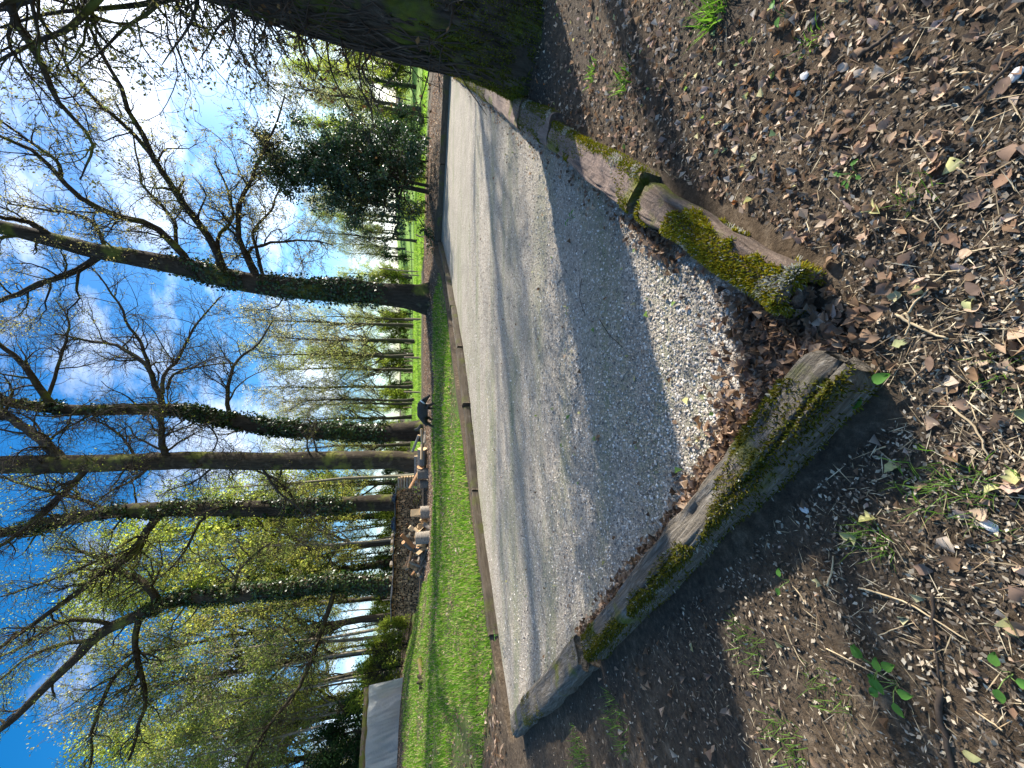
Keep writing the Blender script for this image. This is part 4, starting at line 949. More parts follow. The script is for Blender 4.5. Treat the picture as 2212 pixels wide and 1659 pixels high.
# local frame: +X along the pile, -Y towards the lawn (front)  -> mirrored handled by sign
front = np.array([wdir[1], -wdir[0]]);
if front[1] > 0: front = -front
wz0, wz1 = wA[2], wB[2]
def wp(s, d, z):  # s along the pile, d behind the front face, z height above the local base
    xy = wA[:2] + wdir * s - front * d; return np.array([xy[0], xy[1], wz0 + (wz1 - wz0) * s / wlen + z])
pile = add('woodpile', None, None, 'long roofed stack of cut firewood behind the lawn, log ends facing out', 'woodpile', loc=wp(wlen / 2, 0.3, 0))
def to_local(o, p): return tuple(np.asarray(p) - np.array(pile.location))
HP = 1.60
pr_round = [log_mesh('firewood_log', 1.0, 0.45, 8, k, 0.10) for k in range(7)]; pr_q = [log_mesh('firewood_log', 1.0, 0.45, 8, 20 + k, 0.1, 'quarter') for k in range(5)]; pr_h = [log_mesh('firewood_log', 1.0, 0.45, 8, 40 + k, 0.1, 'half') for k in range(4)]
spots = []
z = 0.16; row = 0
while z < HP - 0.02:
    s = 0.05 + 0.07 * (row % 2)
    dz = 0.108 + 0.02 * rw.random()
    while s < wlen - 0.05:
        w_ = 0.10 + 0.07 * rw.random(); spots.append((s + w_ / 2, z + 0.02 * rw.normal(), w_ / 2)); s += w_ * 0.99
    z += dz; row += 1
spots = [q for q in spots]
vis = sorted(spots, key=lambda q: -q[2]); ind = vis[:300]; rest = vis[300:]
yaw = math.atan2(-front[1], -front[0]) - math.pi / 2
def log_choice(): 
    u = rw.random(); return (pr_round if u < 0.5 else pr_q if u < 0.8 else pr_h)
for (s, z, r_) in ind:
    P = log_choice(); me = P[rw.integers(len(P))]
    o = add('firewood_log', me, pile, loc=to_local(pile, wp(s, 0.02 + 0.05 * rw.random(), z)), rot=(0, rw.random() * 6.28, 0)); o.scale = (r_, 1.0, r_); o.rotation_euler = (Matrix.Rotation(yaw, 3, 'Z') @ Matrix.Rotation(rw.random() * 6.28, 3, 'Y')).to_euler()
VV, FF4, FFn, nn, mats = [], [], [], 0, []
me = bpy.data.meshes.new('firewood_rest'); vs, fs, mi = [], [], []
for (s, z, r_) in rest:
    P = log_choice(); m0 = P[rw.integers(len(P))]; base = len(vs)
    rt = Matrix.Rotation(yaw, 3, 'Z') @ Matrix.Rotation(rw.random() * 6.28, 3, 'Y'); p = Vector(to_local(pile, wp(s, 0.02 + 0.05 * rw.random(), z)))
    for v_ in m0.vertices: vs.append(tuple(rt @ Vector((v_.co.x * r_, v_.co.y, v_.co.z * r_)) + p))
    for f_ in m0.polygons: fs.append([base + i for i in f_.vertices]); mi.append(f_.material_index)
me.from_pydata(vs, [], fs); me.materials.append(M_LOGBARK); me.materials.append(M_CUT); me.polygons.foreach_set('material_index', mi); me.update()
o = add('more_firewood', me, pile); o['kind'] = 'stuff'
def box_mesh(name, sx, sy, sz, mat, bev=0.01, jit=0.0, seed=0):
    import bmesh
    bm = bmesh.new(); bmesh.ops.create_cube(bm, size=1.0)
    q = np.random.default_rng(seed)
    for v_ in bm.verts: v_.co = Vector((v_.co.x * sx + q.normal(0, jit), v_.co.y * sy + q.normal(0, jit), v_.co.z * sz + q.normal(0, jit)))
    if bev: bmesh.ops.bevel(bm, geom=bm.edges[:], offset=bev, segments=2, affect='EDGES')
    me = bpy.data.meshes.new(name); bm.to_mesh(me); bm.free(); me.materials.append(mat); return me
# roof sheet, wavy, overhanging the front
NX, NY = 90, 10; ss = np.linspace(-0.15, wlen + 0.12, NX); dd_ = np.linspace(-0.22, 0.75, NY)
RV = np.array([[np.array(to_local(pile, wp(s, d, HP + 0.03 + 0.03 * math.sin(s * 2.1) + 0.06 * d + 0.012 * math.sin(s * 40 + d * 3) + 0.02 * math.sin(s * 5.3 + d * 8)))) for d in dd_] for s in ss])
RV2 = RV + np.array([0, 0, 0.025]); RVa = np.concatenate([RV.reshape(-1, 3), RV2.reshape(-1, 3)]); gf = grid_faces(NX, NY)
n0 = NX * NY; edge = []
ring = [i * NY for i in range(NX)] + [(NX - 1) * NY + j for j in range(1, NY)] + [i * NY + NY - 1 for i in range(NX - 2, -1, -1)] + [j for j in range(NY - 2, 0, -1)]
for k in range(len(ring)): a_, b_ = ring[k], ring[(k + 1) % len(ring)]; edge.append([a_, b_, b_ + n0, a_ + n0])
add('roof_sheet', mesh_data('roof_sheet', RVa, [gf, gf[:, ::-1] + n0, np.array(edge)], M_SHEET, None, False), pile)
# pallets under the pile and end stack of crosswise split logs at the right end
for k in range(6):
    for dz in (0.03, 0.11):
        s = (k + 0.5) * wlen / 6; o = add('pallet_board', box_mesh('pallet_board', wlen / 6 - 0.06, 0.10, 0.035, M_PALLET, 0.004), pile, loc=to_local(pile, wp(s, 0.0, dz)), rot=(0, -math.atan2(wz1 - wz0, wlen) * 0, wang))
for k in range(26):
    zz = 0.2 + (k // 3) * 0.16; d = (k % 3) * 0.16
    me = log_mesh('crosswise_log', 0.08, 0.62, 8, 300 + k, 0.1, ['quarter', 'half', None][k % 3], M_BIRCH, M_CUTPALE)
    q = wp(-0.10, -0.28 + d, zz); o = add('crosswise_log', me, pile, loc=to_local(pile, q)); o.rotation_euler = (Matrix.Rotation(wang + math.pi / 2 + rw.normal(0, 0.05), 3, 'Z') @ Matrix.Rotation(rw.random() * 6, 3, 'Y')).to_euler()
# weights on the roof
for k, (s_, lb_) in enumerate([(2.85, 'rightmost orange-faced log weighing down the woodpile roof'), (3.2, 'second orange-faced log from the right on the woodpile roof'), (3.65, 'third orange-faced log from the right on the woodpile roof'), (4.5, 'leftmost orange-faced log on the woodpile roof')]):
    q = wp(s_, -0.12, HP + 0.15 + 0.0); me = log_mesh('roof_log', 0.085, 0.5, 12, 400 + k, 0.05, None, M_LOGBARK, M_ORANGE)
    o = add('roof_log', me, None, lb_, 'log', 'logs holding down the woodpile roof', loc=q); o.rotation_euler = (0, 0, yaw)
for k, (s_, L_, lb_) in enumerate([(0.6, 0.55, 'crumpled black plastic bundle on the right end of the woodpile roof'), (2.1, 0.8, 'black bundled sheeting on the woodpile roof beside the orange-faced logs')]):
    q = wp(s_, 0.1, HP + 0.06); r = np.random.default_rng(500 + k)
    th = np.linspace(0, 2 * np.pi, 16, endpoint=False); X = np.linspace(-L_ / 2, L_ / 2, 14); V = np.zeros((14, 16, 3)); env = np.sqrt(np.clip(1 - (X / (L_ / 2)) ** 2, 0.02, 1))
    V[..., 0] = X[:, None]; V[..., 1] = 0.2 * np.cos(th)[None] * env[:, None]; V[..., 2] = 0.22 * np.maximum(np.sin(th), -0.15)[None] * env[:, None]
    V += 0.03 * r.normal(0, 1, V.shape); Vf = V.reshape(-1, 3); i = np.arange(13)[:, None] * 16 + np.arange(16)[None]; j = np.arange(13)[:, None] * 16 + (np.arange(16)[None] + 1) % 16
    add('plastic_bundle', mesh_data('plastic_bundle', Vf, np.stack([i, i + 16, j + 16, j], -1).reshape(-1, 4), M_BLACKP, None, True), None, lb_, 'plastic sheet', loc=q, rot=(0, 0, wang))

# stakes behind the woodpile
for k, (x, y, lb_) in enumerate([(836, 1291, 'right one of two pale stakes sticking up behind the woodpile'), (826, 1297, 'left one of two pale stakes sticking up behind the woodpile')]):
    p = at(x, y, 25.2); g = T(p[0], p[1]); me = log_mesh('stake', 0.03, p[2] - g + 0.3, 7, 600 + k, 0.05, None, M_CUTPALE, M_CUTPALE)
    o = add('stake', me, None, lb_, 'stake', loc=(p[0], p[1], g - 0.3), rot=(math.pi / 2, 0, 0.3))

# chopping blocks, log rounds, split wood
def upright_log(x, y, Y, wpx, hpx, label, mat=M_BIRCH, name='chopping_block', cut=M_CUTPALE, top=None):
    p = at(x, y, Y); p[2] = T(p[0], p[1]) - 0.02; r_ = wr(wpx, p); h_ = hpx / 835 * axial(p)
    q = np.random.default_rng(int(x + y)); n_ = 26; th = np.linspace(0, 2 * np.pi, n_, endpoint=False); K = 8
    V = np.zeros((K, n_, 3)); rr_ = r_ * (1 + 0.05 * fbm(v3(np.cos(th), np.sin(th), x), 2.0, 2))
    for k in range(K): V[k, :, 0] = rr_ * np.cos(th) * (1 + 0.03 * q.normal()); V[k, :, 1] = rr_ * np.sin(th); V[k, :, 2] = h_ * k / (K - 1)
    V += q.normal(0, 0.006, V.shape); i = np.arange(K - 1)[:, None] * n_ + np.arange(n_)[None]; j = np.arange(K - 1)[:, None] * n_ + (np.arange(n_)[None] + 1) % n_
    root = add(name, None, None, label, 'log', loc=p, rot=(0, 0, q.random() * 3))
    add('bark', mesh_data('bark', V.reshape(-1, 3), np.stack([i, j, j + n_, i + n_], -1).reshape(-1, 4), mat, None, True), root)
    Vt = np.concatenate([V[-1] * np.array([0.94, 0.94, 1]) + np.array([0, 0, 0.004]), V[-1] * np.array([0.5, 0.5, 1]) + np.array([0, 0, 0.008]), [[0, 0, h_ + 0.008]]]); k = np.arange(n_); k2 = (k + 1) % n_
    add('cut_top', mesh_data('cut_top', Vt, [np.stack([k, k2, k2 + n_, k + n_], -1), np.stack([k + n_, k2 + n_, np.full(n_, 2 * n_)], -1)], cut), root)
    return root, p, h_
_, pb, hb_ = upright_log(925, 1106, 21.0, 26, 20, 'short bark-covered chopping block with a square split block on top')
o = add('split_block', box_mesh('split_block', 0.36, 0.34, 0.50, M_CUTPALE, 0.012, 0.012, 3), None, 'squarish pale split block standing on the chopping block', 'log', loc=(pb[0], pb[1], pb[2] + hb_ + 0.24), rot=(0.03, 0.02, 0.5))
upright_log(931, 1160, 20.0, 25, 34, 'tall pale birch chopping block beside the heap of split wood')
upright_log(929, 1022, 21.5, 22, 24, 'dark log round standing beneath the leaning bark slabs', M_LOGBARK)
upright_log(928, 1044, 21.8, 18, 18, 'dark stump-like round at the right end of the woodpile', M_LOGBARK)
def lying_log(x, y, Y, rpx, L_, ax, label, bark=M_LOGBARK, cut=M_CUTPALE, z=None, split=None, tilt=0.0, name='log', group=None, seed=0):
    p = at(x, y, Y); r_ = wr(rpx * 2, p); g = T(p[0], p[1]); p[2] = max(p[2], g + r_ * 0.8) if z is None else g + z
    me = log_mesh('log', r_, L_, 14, seed + int(x + y), 0.06, split, bark, cut)
    o = add(name, me, None, label, 'log', group, loc=p); o.rotation_euler = (Matrix.Rotation(ax, 3, 'Z') @ Matrix.Rotation(tilt, 3, 'X') @ Matrix.Rotation(rw.random() * 6, 3, 'Y')).to_euler(); return o
# ax: local +Y direction (cut face looks the other way): pi/2 -> face to the right
lying_log(912, 969, 21.5, 10, 0.9, math.pi / 2 - 0.2, 'big log lying with its pale cut face turned to the sun, left of the dog')
lying_log(909, 1008, 21.5, 8, 0.7, math.pi / 2 - 0.5, 'log with a brown cut face beside the leaning bark slabs', cut=M_CUT)
lying_log(900, 985, 22.5, 5, 1.5, math.pi / 2, 'pale-barked pole lying in front of the mossy trunk', M_BIRCH)
lying_log(905, 1000, 22.8, 4, 1.3, math.pi / 2 + 0.1, 'yellowish peeled pole lying behind the pale-barked one', M_CUTPALE)
lying_log(903, 1022, 21.8, 5, 0.9, math.pi / 2, 'pinkish bark slab leaning on the dark log round', M_CUT, split='half', tilt=0.5)
for k, (x, y, L_, a_, lb_) in enumerate([(905, 940, 1.0, 1.2, 'grey branch piece nearest the slender ivy tree'), (912, 946, 1.1, 1.9, 'crooked pale branch lying left of the dog tail'), (915, 955, 0.9, 0.7, 'grey pole crossing the pale branch left of the dog'), (918, 932, 0.7, 2.3, 'short split piece just left of the dog tail'), (910, 926, 0.6, 1.6, 'sandy-coloured split piece behind the dog tail')]):
    lying_log(x, y, 20.5, 2.6, L_, a_, lb_, [M_BIRCH, M_CUTPALE, M_LOGBARK][k % 3], tilt=rw.normal(0, 0.25), seed=k)
# heap of split wood by the birch block and dark heap to its left
for k in range(30):
    x = 925 - 40 * rw.random() ** 1.3; y = 1125 + 62 * rw.random(); Y = 20.6 + 1.2 * rw.random()
    hmax = 10 + 32 * math.exp(-((y - 1150) / 22) ** 2); x = 929 - hmax * rw.random()
    lying_log(x, y, Y, 3.6 + 2.2 * rw.random(), 0.4 + 0.25 * rw.random(), rw.random() * 6.28, 'split firewood piece in the pale heap around the birch block', M_LOGBARK if k % 3 else M_CUTPALE, M_CUTPALE, split=['quarter', 'half'][k % 2], tilt=rw.normal(0, 0.6), name='split_log', group='pale split wood heap', seed=k)
for k in range(44):
    y = 1180 + 66 * rw.random(); hmax = 48 * max(0.15, 1 - abs(y - 1195) / 62); x = 930 - hmax * rw.random(); Y = 20.8 + 1.4 * rw.random()
    lying_log(x, y, Y, 2.6 + 2.4 * rw.random(), 0.5 + 0.6 * rw.random(), rw.random() * 6.28, 'dark weathered branch or log in the untidy heap left of the birch block', [M_LOGBARK, M_LOGBARK, M_BIRCH, M_CUT][k % 4], M_CUT, tilt=rw.normal(0, 0.5), split=[None, None, 'half'][k % 3], name='scrap_log', group='dark heap of scrap logs', seed=k)

# sheeted stack at the left: log along the top, plastic sheet hanging down
tA = at(797, 1489, 21.0); tB = at(783, 1730, 18.5); tg = tA[:2] + (tB[:2] - tA[:2]) * 0.5
stk = add('sheeted_stack', None, None, 'stack under a translucent white plastic sheet weighed down by a mossy log, far left', 'covered stack', loc=(tg[0], tg[1], T(*tg)))
sb = np.array(stk.location); tdir = (tB - tA); tl = float(np.linalg.norm(tdir[:2])); td2 = tdir[:2] / tl; tn = np.array([td2[1], -td2[0]])
if np.dot(tn, -tA[:2]) < 0: tn = -tn
NX, NY = 110, 30; V = np.zeros((NX, NY, 3)); rr_ = np.random.default_rng(9)
for i, s in enumerate(np.linspace(-0.04, 1.0, NX)):
    base = tA + (tB - tA) * s; gz_ = T(base[0] + tn[0] * 0.5, base[1] + tn[1] * 0.5)
    for j, q in enumerate(np.linspace(0, 1, NY)):
        zz = base[2] * (1 - q) + (gz_ + 0.05) * q
        fold = 0.13 * math.sin(s * 34 + 2.2 * q) * q * (0.4 + 0.6 * math.sin(s * 9 + 1)) + 0.05 * math.sin(s * 75 + q * 5) * q * (1 - q)
        out = 0.06 + 0.42 * q ** 0.7 + fold + 0.03 * q ** 0.5 * math.sin(s * 130 + 4 * math.sin(s * 17) + q * 9) + 0.05 * (1 - q) * math.sin(s * 23 + 1.5) + 0.05 * math.sin(q * 7 + s * 12) * q
        V[i, j] = [base[0] + tn[0] * out + td2[0] * 0.12 * q * (s - 0.3), base[1] + tn[1] * out + td2[1] * 0.12 * q * (s - 0.3), zz]
V += (0.22 * fbm(V * np.array([1, 1, 0.35]), 2.2, 3) * np.linspace(0.1, 1, NY)[None])[..., None] * np.array([tn[0], tn[1], 0])
mt, t, n, b = new_mat('plastic_sheet'); M_TARP = mt
b.inputs['Base Color'].default_value = (0.80, 0.80, 0.78, 1); b.inputs['Roughness'].default_value = 0.25; b.inputs['Specular IOR Level'].default_value = 0.6
tr = t.nodes.new('ShaderNodeBsdfTranslucent'); tr.inputs[0].default_value = (0.75, 0.77, 0.76, 1); tp = t.nodes.new('ShaderNodeBsdfTransparent'); m1 = t.nodes.new('ShaderNodeMixShader'); m2 = t.nodes.new('ShaderNodeMixShader')
m1.inputs[0].default_value = 0.55; m2.inputs[0].default_value = 0.10
t.links.new(b.outputs[0], m1.inputs[1]); t.links.new(tr.outputs[0], m1.inputs[2]); t.links.new(m1.outputs[0], m2.inputs[1]); t.links.new(tp.outputs[0], m2.inputs[2]); t.links.new(m2.outputs[0], n['Material Output'].inputs[0])
bump(t, b, noise_tex(t, 5, 6, 0.6, objvec(t, (1, 1, 2.5)), 1.2).outputs[0], 1.0, 0.16)
add('plastic_sheet', mesh_data('plastic_sheet', V.reshape(-1, 3) - sb, grid_faces(NX, NY), M_TARP, None, True), stk)
# its body of stacked boards and the back slope of the sheet
for k in range(5):
    c_ = (tA + tB) / 2; c_ = c_ + np.array([-tn[0] * 0.75, -tn[1] * 0.75, 0]); gz_ = T(c_[0], c_[1])
    add('stacked_planks', box_mesh('stacked_planks', tl * 0.96, 0.85, 0.24, M_PALLET, 0.01), stk, loc=tuple(np.array([c_[0], c_[1], gz_ + 0.2 + 0.27 * k]) - sb), rot=(0, 0, math.atan2(td2[1], td2[0])))
me, TV = timber_mesh('top_log', tl + 0.2, 0.20, 0.26, M_BARKM, 77, 2.2, 0.03, 2)
c_ = (tA + tB) / 2
o = add('top_log', None, None, 'mossy peeling log lying along the top of the sheeted stack', 'log', loc=(c_[0], c_[1], c_[2] - 0.02), rot=(0, -math.asin((tB[2] - tA[2]) / (tl + 1e-6)), math.atan2(td2[1], td2[0])))
M_TOPLOG = wood_mat('peeling_mossy_log', (0.08, 0.05, 0.03), (0.46, 0.30, 0.20), (0.24, 0.22, 0.05), 0.55, (0.25, 0.16, 0.10), 0.1)
me.materials[0] = M_TOPLOG; add('wood', me, o); mo = add('moss', moss_mesh(TV, 4000, 3, thr=0.0, base=(0.22, 0.20, 0.04), size=0.03), o); mo['kind'] = 'stuff'

# rotten stump on the lawn
p = ground_at(912, 1472); r = np.random.default_rng(31)
st_ = add('rotten_stump', None, None, 'dark rotten stump with yellow moss out on the lawn', 'stump', loc=(p[0], p[1], T(p[0], p[1]) - 0.03))
for k in range(7):
    a_ = k / 7 * 6.28 + r.normal(0, 0.3); h_ = 0.10 + 0.16 * r.random()
    V, F = trunk_tube(np.array([[0.10 * math.cos(a_), 0.10 * math.sin(a_), 0], [0.16 * math.cos(a_), 0.16 * math.sin(a_), h_ * 0.6], [0.2 * math.cos(a_) + r.normal(0, 0.03), 0.2 * math.sin(a_), h_]]), [0.11, 0.09, 0.02], 10, 12, 40 + k, 0.2, 1.0, 0.2, 0.05)
    add('splinter', mesh_data('splinter', V.reshape(-1, 3), F, M_BARKM if k % 2 else M_BARK, None, True), st_)
me, SV = timber_mesh('fallen_slab', 0.55, 0.22, 0.16, M_TOPLOG, 78, 2.4, 0.02, 2, seg=24, ring=20); add('fallen_slab', me, st_, loc=(0.35, 0.3, 0.0), rot=(0.1, -0.15, 0.9))

# fence posts and stakes along the field
def post(x, y, Y, hpx, label, r_=0.055, tilt=0.0, mat=M_POST, name='fence_post', group=None):
    p = at(x, y, Y); g = T(p[0], p[1]); h_ = hpx / 835 * axial(p); q = np.random.default_rng(int(x * 3 + y))
    V, F = trunk_tube(np.array([[0, 0, -0.3], [0, 0, h_ * 0.5], [tilt * h_, 0, h_]]), [r_ * 1.05, r_, r_ * 0.95], 10, 12, int(y), 0.06, 1, 0.0, 1.0)
    k = 12; n_ = len(V.reshape(-1, 3)); Vf = np.concatenate([V.reshape(-1, 3), [V[-1].mean(0) + np.array([0, 0, 0.02])]]); kk = np.arange(12); cap = np.stack([n_ - 12 + kk, n_ - 12 + (kk + 1) % 12, np.full(12, n_)], -1)
    return add(name, mesh_data(name, Vf, [F, cap], mat, None, True), None, label, 'post', group, loc=(p[0], p[1], g), rot=(0, 0, q.random()))
post(909, 847, 30, 35, 'fence post directly beyond the dog\'s head', 0.06, 0.03)
post(909, 773, 30, 34, 'fence post midway between the dog and the oak', 0.075)
post(909, 690, 30, 33, 'fence post just left of the oak foot', 0.085, -0.05)
post(903, 595, 31, 38, 'short fence post right of the oak beside the tall pole', 0.05, 0.0)
post(903, 587, 33, 84, 'tall thin leaning pole right of the oak trunk', 0.05, 0.04, name='pole')
post(915, 512, 24, 18, 'short leaning stake near the holly', 0.04, 0.25)
for k, (y_, Y) in enumerate([(805, 50), (826, 46), (790, 53), (780, 56), (756, 58), (742, 60), (700, 62), (710, 60), (722, 61), (870, 45), (880, 52), (735, 64), (640, 58), (560, 56), (545, 60)]):
    p_ = at(890, y_, Y); post(890, y_, Y, 1.25 / axial(p_) * 835, 'distant pale fence post across the field', 0.06, rw.normal(0, 0.04), group='far fence posts')

# ---- the dog, sniffing along to the right
dg = at(936, 893, 14.6); dz_ = T(dg[0], dg[1])
dog = add('dog', None, None, 'black long-haired dog with a pale collar walking with its head lowered beyond the lawn', 'dog', loc=(dg[0], dg[1], dz_ - 0.06), rot=(0, 0, -0.15), scale=1.02)
def skin_mesh(name, verts, edges, radii, mat, root=0, sub=2):
    me = bpy.data.meshes.new(name + '_cage'); me.from_pydata(verts, edges, []); o = bpy.data.objects.new(name, me); COL.objects.link(o)
    sk = o.modifiers.new('s', 'SKIN'); sk.use_smooth_shade = True; o.modifiers.new('d', 'SUBSURF').levels = sub
    for i, rr in enumerate(radii):
        me.skin_vertices[0].data[i].radius = rr if isinstance(rr, tuple) else (rr, rr)
    me.skin_vertices[0].data[root].use_root = True
    dgph = bpy.context.evaluated_depsgraph_get(); ev = o.evaluated_get(dgph); out = bpy.data.meshes.new_from_object(ev)
    bpy.data.objects.remove(o); out.materials.clear(); out.materials.append(mat); out.name = name; return out
mt, t, n, b = new_mat('black_fur')
c = ramp(t, [(0.35, (0.010, 0.008, 0.007)), (0.7, (0.05, 0.035, 0.025))], noise_tex(t, 30, 5, 0.7, objvec(t, (0.5, 2, 2))).outputs[0]).outputs[0]; t.links.new(c, b.inputs['Base Color']); b.inputs['Roughness'].default_value = 0.55
bump(t, b, noise_tex(t, 60, 5, 0.7, objvec(t, (0.3, 1.5, 1.5))).outputs[0], 0.8, 0.02); M_FUR = mt
M_TAIL = simple_mat('grey_brown_tail', (0.06, 0.045, 0.035), (0.17, 0.13, 0.11), 25, 0.7)
M_COLLAR = simple_mat('pale_collar', (0.55, 0.57, 0.58), (0.75, 0.77, 0.78), 10, 0.6)
Vd = [(-0.30, 0, 0.50), (-0.12, 0, 0.49), (0.10, 0, 0.47), (0.26, 0, 0.49), (0.36, 0, 0.50), (0.46, 0, 0.43), (0.53, 0, 0.36), (0.61, 0, 0.28), (0.68, 0, 0.21)]
Rd = [(0.15, 0.16), (0.155, 0.185), (0.16, 0.195), (0.16, 0.195), (0.135, 0.16), (0.085, 0.10), (0.085, 0.085), (0.055, 0.055), (0.03, 0.03)]
Ed = [(i, i + 1) for i in range(8)]
def leg(start, pts, rads):
    j = start
    for p_, r_ in zip(pts, rads):
        Vd.append(p_); Rd.append((r_, r_)); Ed.append((j, len(Vd) - 1)); j = len(Vd) - 1
for sy in (1, -1):
    f = 0.09 * sy
    leg(0, [(-0.30 + 0.06 * sy, f * 1.1, 0.36), (-0.25 + 0.1 * sy, f * 1.1, 0.27), (-0.36 + 0.1 * sy, f, 0.16), (-0.34 + 0.1 * sy, f, 0.03), (-0.29 + 0.1 * sy, f, 0.02)], [0.10, 0.065, 0.038, 0.032, 0.034])
    leg(3, [(0.28 - 0.02 * sy, f, 0.33), (0.24 - 0.08 * sy, f, 0.22), (0.28 - 0.10 * sy, f, 0.12), (0.27 - 0.11 * sy, f, 0.025), (0.32 - 0.11 * sy, f, 0.02)], [0.08, 0.05, 0.036, 0.03, 0.032])
    leg(6, [(0.525, 0.05 * sy, 0.425), (0.50, 0.075 * sy, 0.43)], [0.035, 0.012])
bod = skin_mesh('body', Vd, Ed, Rd, M_FUR, 2); 
add('body', bod, dog)
tl_ = skin_mesh('tail', [(-0.38, 0, 0.53), (-0.47, 0.0, 0.55), (-0.56, 0.01, 0.61), (-0.60, 0.02, 0.70), (-0.57, 0.02, 0.77)], [(0, 1), (1, 2), (2, 3), (3, 4)], [0.045, 0.06, 0.07, 0.06, 0.025], M_TAIL); add('tail', tl_, dog)
th = np.linspace(0, 2 * np.pi, 20, endpoint=False); V = []
for x_, r_ in ((-0.025, 0.118), (-0.02, 0.128), (0.02, 0.122), (0.025, 0.112)): V.append(np.stack([np.full(20, x_), r_ * 0.92 * np.cos(th), r_ * np.sin(th)], -1))
i = np.arange(3)[:, None] * 20 + np.arange(20)[None]; j = np.arange(3)[:, None] * 20 + (np.arange(20)[None] + 1) % 20
add('collar', mesh_data('collar', np.concatenate(V), np.stack([i, i + 20, j + 20, j], -1).reshape(-1, 4), M_COLLAR, None, True), dog, loc=(0.42, 0, 0.455), rot=(0, 0.65, 0))

# ------------------------------------------------------------------ small things on the ground
rg = np.random.default_rng(99)
def surf_z(X, Y):
    a, b = ab(X, Y); ins = (a > -0.12) & (a < L1) & (b > -0.12) & (b < L2) & ~((a < 0.06) & (b < -0.06))
    return np.where(ins, gravel_z(X, Y), terr(X, Y))
def polar(n, r0, r1, half, power=1.0, cen=0.0):
    u = rg.random(n); rr = r0 * (r1 / r0) ** u if power == 1.0 else (r0 ** (1 - power) + u * (r1 ** (1 - power) - r0 ** (1 - power))) ** (1 / (1 - power))
    th = cen + half * (2 * rg.random(n) - 1); return rr * np.sin(th), rr * np.cos(th)
def off_court(X, Y, mg=0.0):
    a, b = ab(X, Y); return ((a < 0.0) & (b < -0.16 - mg)) | (a < -0.36 - mg) | (b < -0.37 - mg) | (b > L2 + 0.25) | (a > L1 + 0.3)
def flat_bits(X, Y, Z, L_, W, col, tilt=0.3, fold=0.0, lift=0.004):
    """small ground pieces as folded diamonds (two triangles sharing the midrib)"""
    n = len(X); yaw = rg.random(n) * 6.283
    d = np.stack([np.cos(yaw), np.sin(yaw), rg.normal(0, tilt, n)], -1); d /= np.linalg.norm(d, axis=1)[:, None]
    s = np.cross(d, np.stack([rg.normal(0, tilt, n), rg.normal(0, tilt, n), np.ones(n)], -1)); s /= np.linalg.norm(s, axis=1)[:, None]
    up = np.cross(s, d); up *= np.sign(up[:, 2:3] + 1e-9); P = np.stack([X, Y, Z + lift], -1); P[:, 2] += np.abs(d[:, 2]) * L_ * 0.5
    L_ = L_[:, None]; W = W[:, None]; fo = up * (fold * W * rg.random((n, 1)))
    V = np.stack([P - d * L_ / 2, P + s * W / 2 + fo, P + d * L_ / 2, P - s * W / 2 + fo], 1)
    k = np.arange(n) * 4; F = np.concatenate([np.stack([k, k + 1, k + 2], -1), np.stack([k, k + 2, k + 3], -1)])
    return V.reshape(-1, 3), F, np.repeat(col, 4, 0)
def pick(pal, n, var=0.25):
    pal = np.array(pal); return np.clip(pal[rg.integers(0, len(pal), n)] * (1 - var + 2 * var * rg.random((n, 1))), 0, 1)
PAL_BIT = [(0.04, 0.032, 0.025), (0.085, 0.066, 0.048), (0.15, 0.118, 0.086), (0.27, 0.22, 0.16), (0.42, 0.36, 0.27), (0.06, 0.047, 0.036), (0.12, 0.095, 0.07)]
PAL_BROWN = [(0.18, 0.115, 0.070), (0.24, 0.16, 0.105), (0.13, 0.082, 0.052), (0.31, 0.22, 0.15), (0.22, 0.15, 0.11)]
PAL_TAN = [(0.46, 0.34, 0.24), (0.38, 0.27, 0.19), (0.30, 0.20, 0.14), (0.52, 0.42, 0.32), (0.24, 0.15, 0.10), (0.42, 0.30, 0.24)]
PAL_YEL = [(0.46, 0.44, 0.20), (0.52, 0.48, 0.27), (0.38, 0.39, 0.19)]
PAL_GRN = [(0.20, 0.30, 0.08), (0.28, 0.36, 0.16)]
PAL_ORG = [(0.40, 0.15, 0.05), (0.34, 0.17, 0.07)]
# fine litter: crumbs, chips, straw
X, Y = polar(100000, 0.22, 9.0, 1.45); k = off_court(X, Y); X, Y = X[k], Y[k]; n_ = len(X)
a_, b_ = ab(X, Y); Z = terr(X, Y); dist = np.hypot(X, Y)
L_ = (0.005 + 0.012 * rg.random(n_) ** 1.6) * (1 + 0.25 * np.minimum(dist, 5)); W = L_ * (0.25 + 0.4 * rg.random(n_))
v, f, c_ = flat_bits(X, Y, Z, L_, W, pick(PAL_BIT, n_), 0.35)
add('floor_litter', mesh_data('floor_litter', v, f, M_BIT, c_), None, 'crumbs of bark, leaf and soil covering the ground outside the timbers', 'litter', kind='stuff')
X, Y = polar(9000, 0.25, 5.5, 1.4); k = off_court(X, Y) & (fbm(v3(X, Y), 1.3, 2) > -0.25); X, Y = X[k], Y[k]; n_ = len(X)
L_ = 0.02 + 0.07 * rg.random(n_) ** 2; W = 0.0012 + 0.0016 * rg.random(n_)
v, f, c_ = flat_bits(X, Y, terr(X, Y), L_, W, pick([(0.42, 0.33, 0.20), (0.30, 0.22, 0.13), (0.50, 0.42, 0.28), (0.18, 0.12, 0.08)], n_), 0.16, 0, 0.006)
add('straw', mesh_data('straw', v, f, M_BIT, c_), None, 'thin straws and dead grass stalks strewn over the foreground soil', 'straw', kind='stuff')

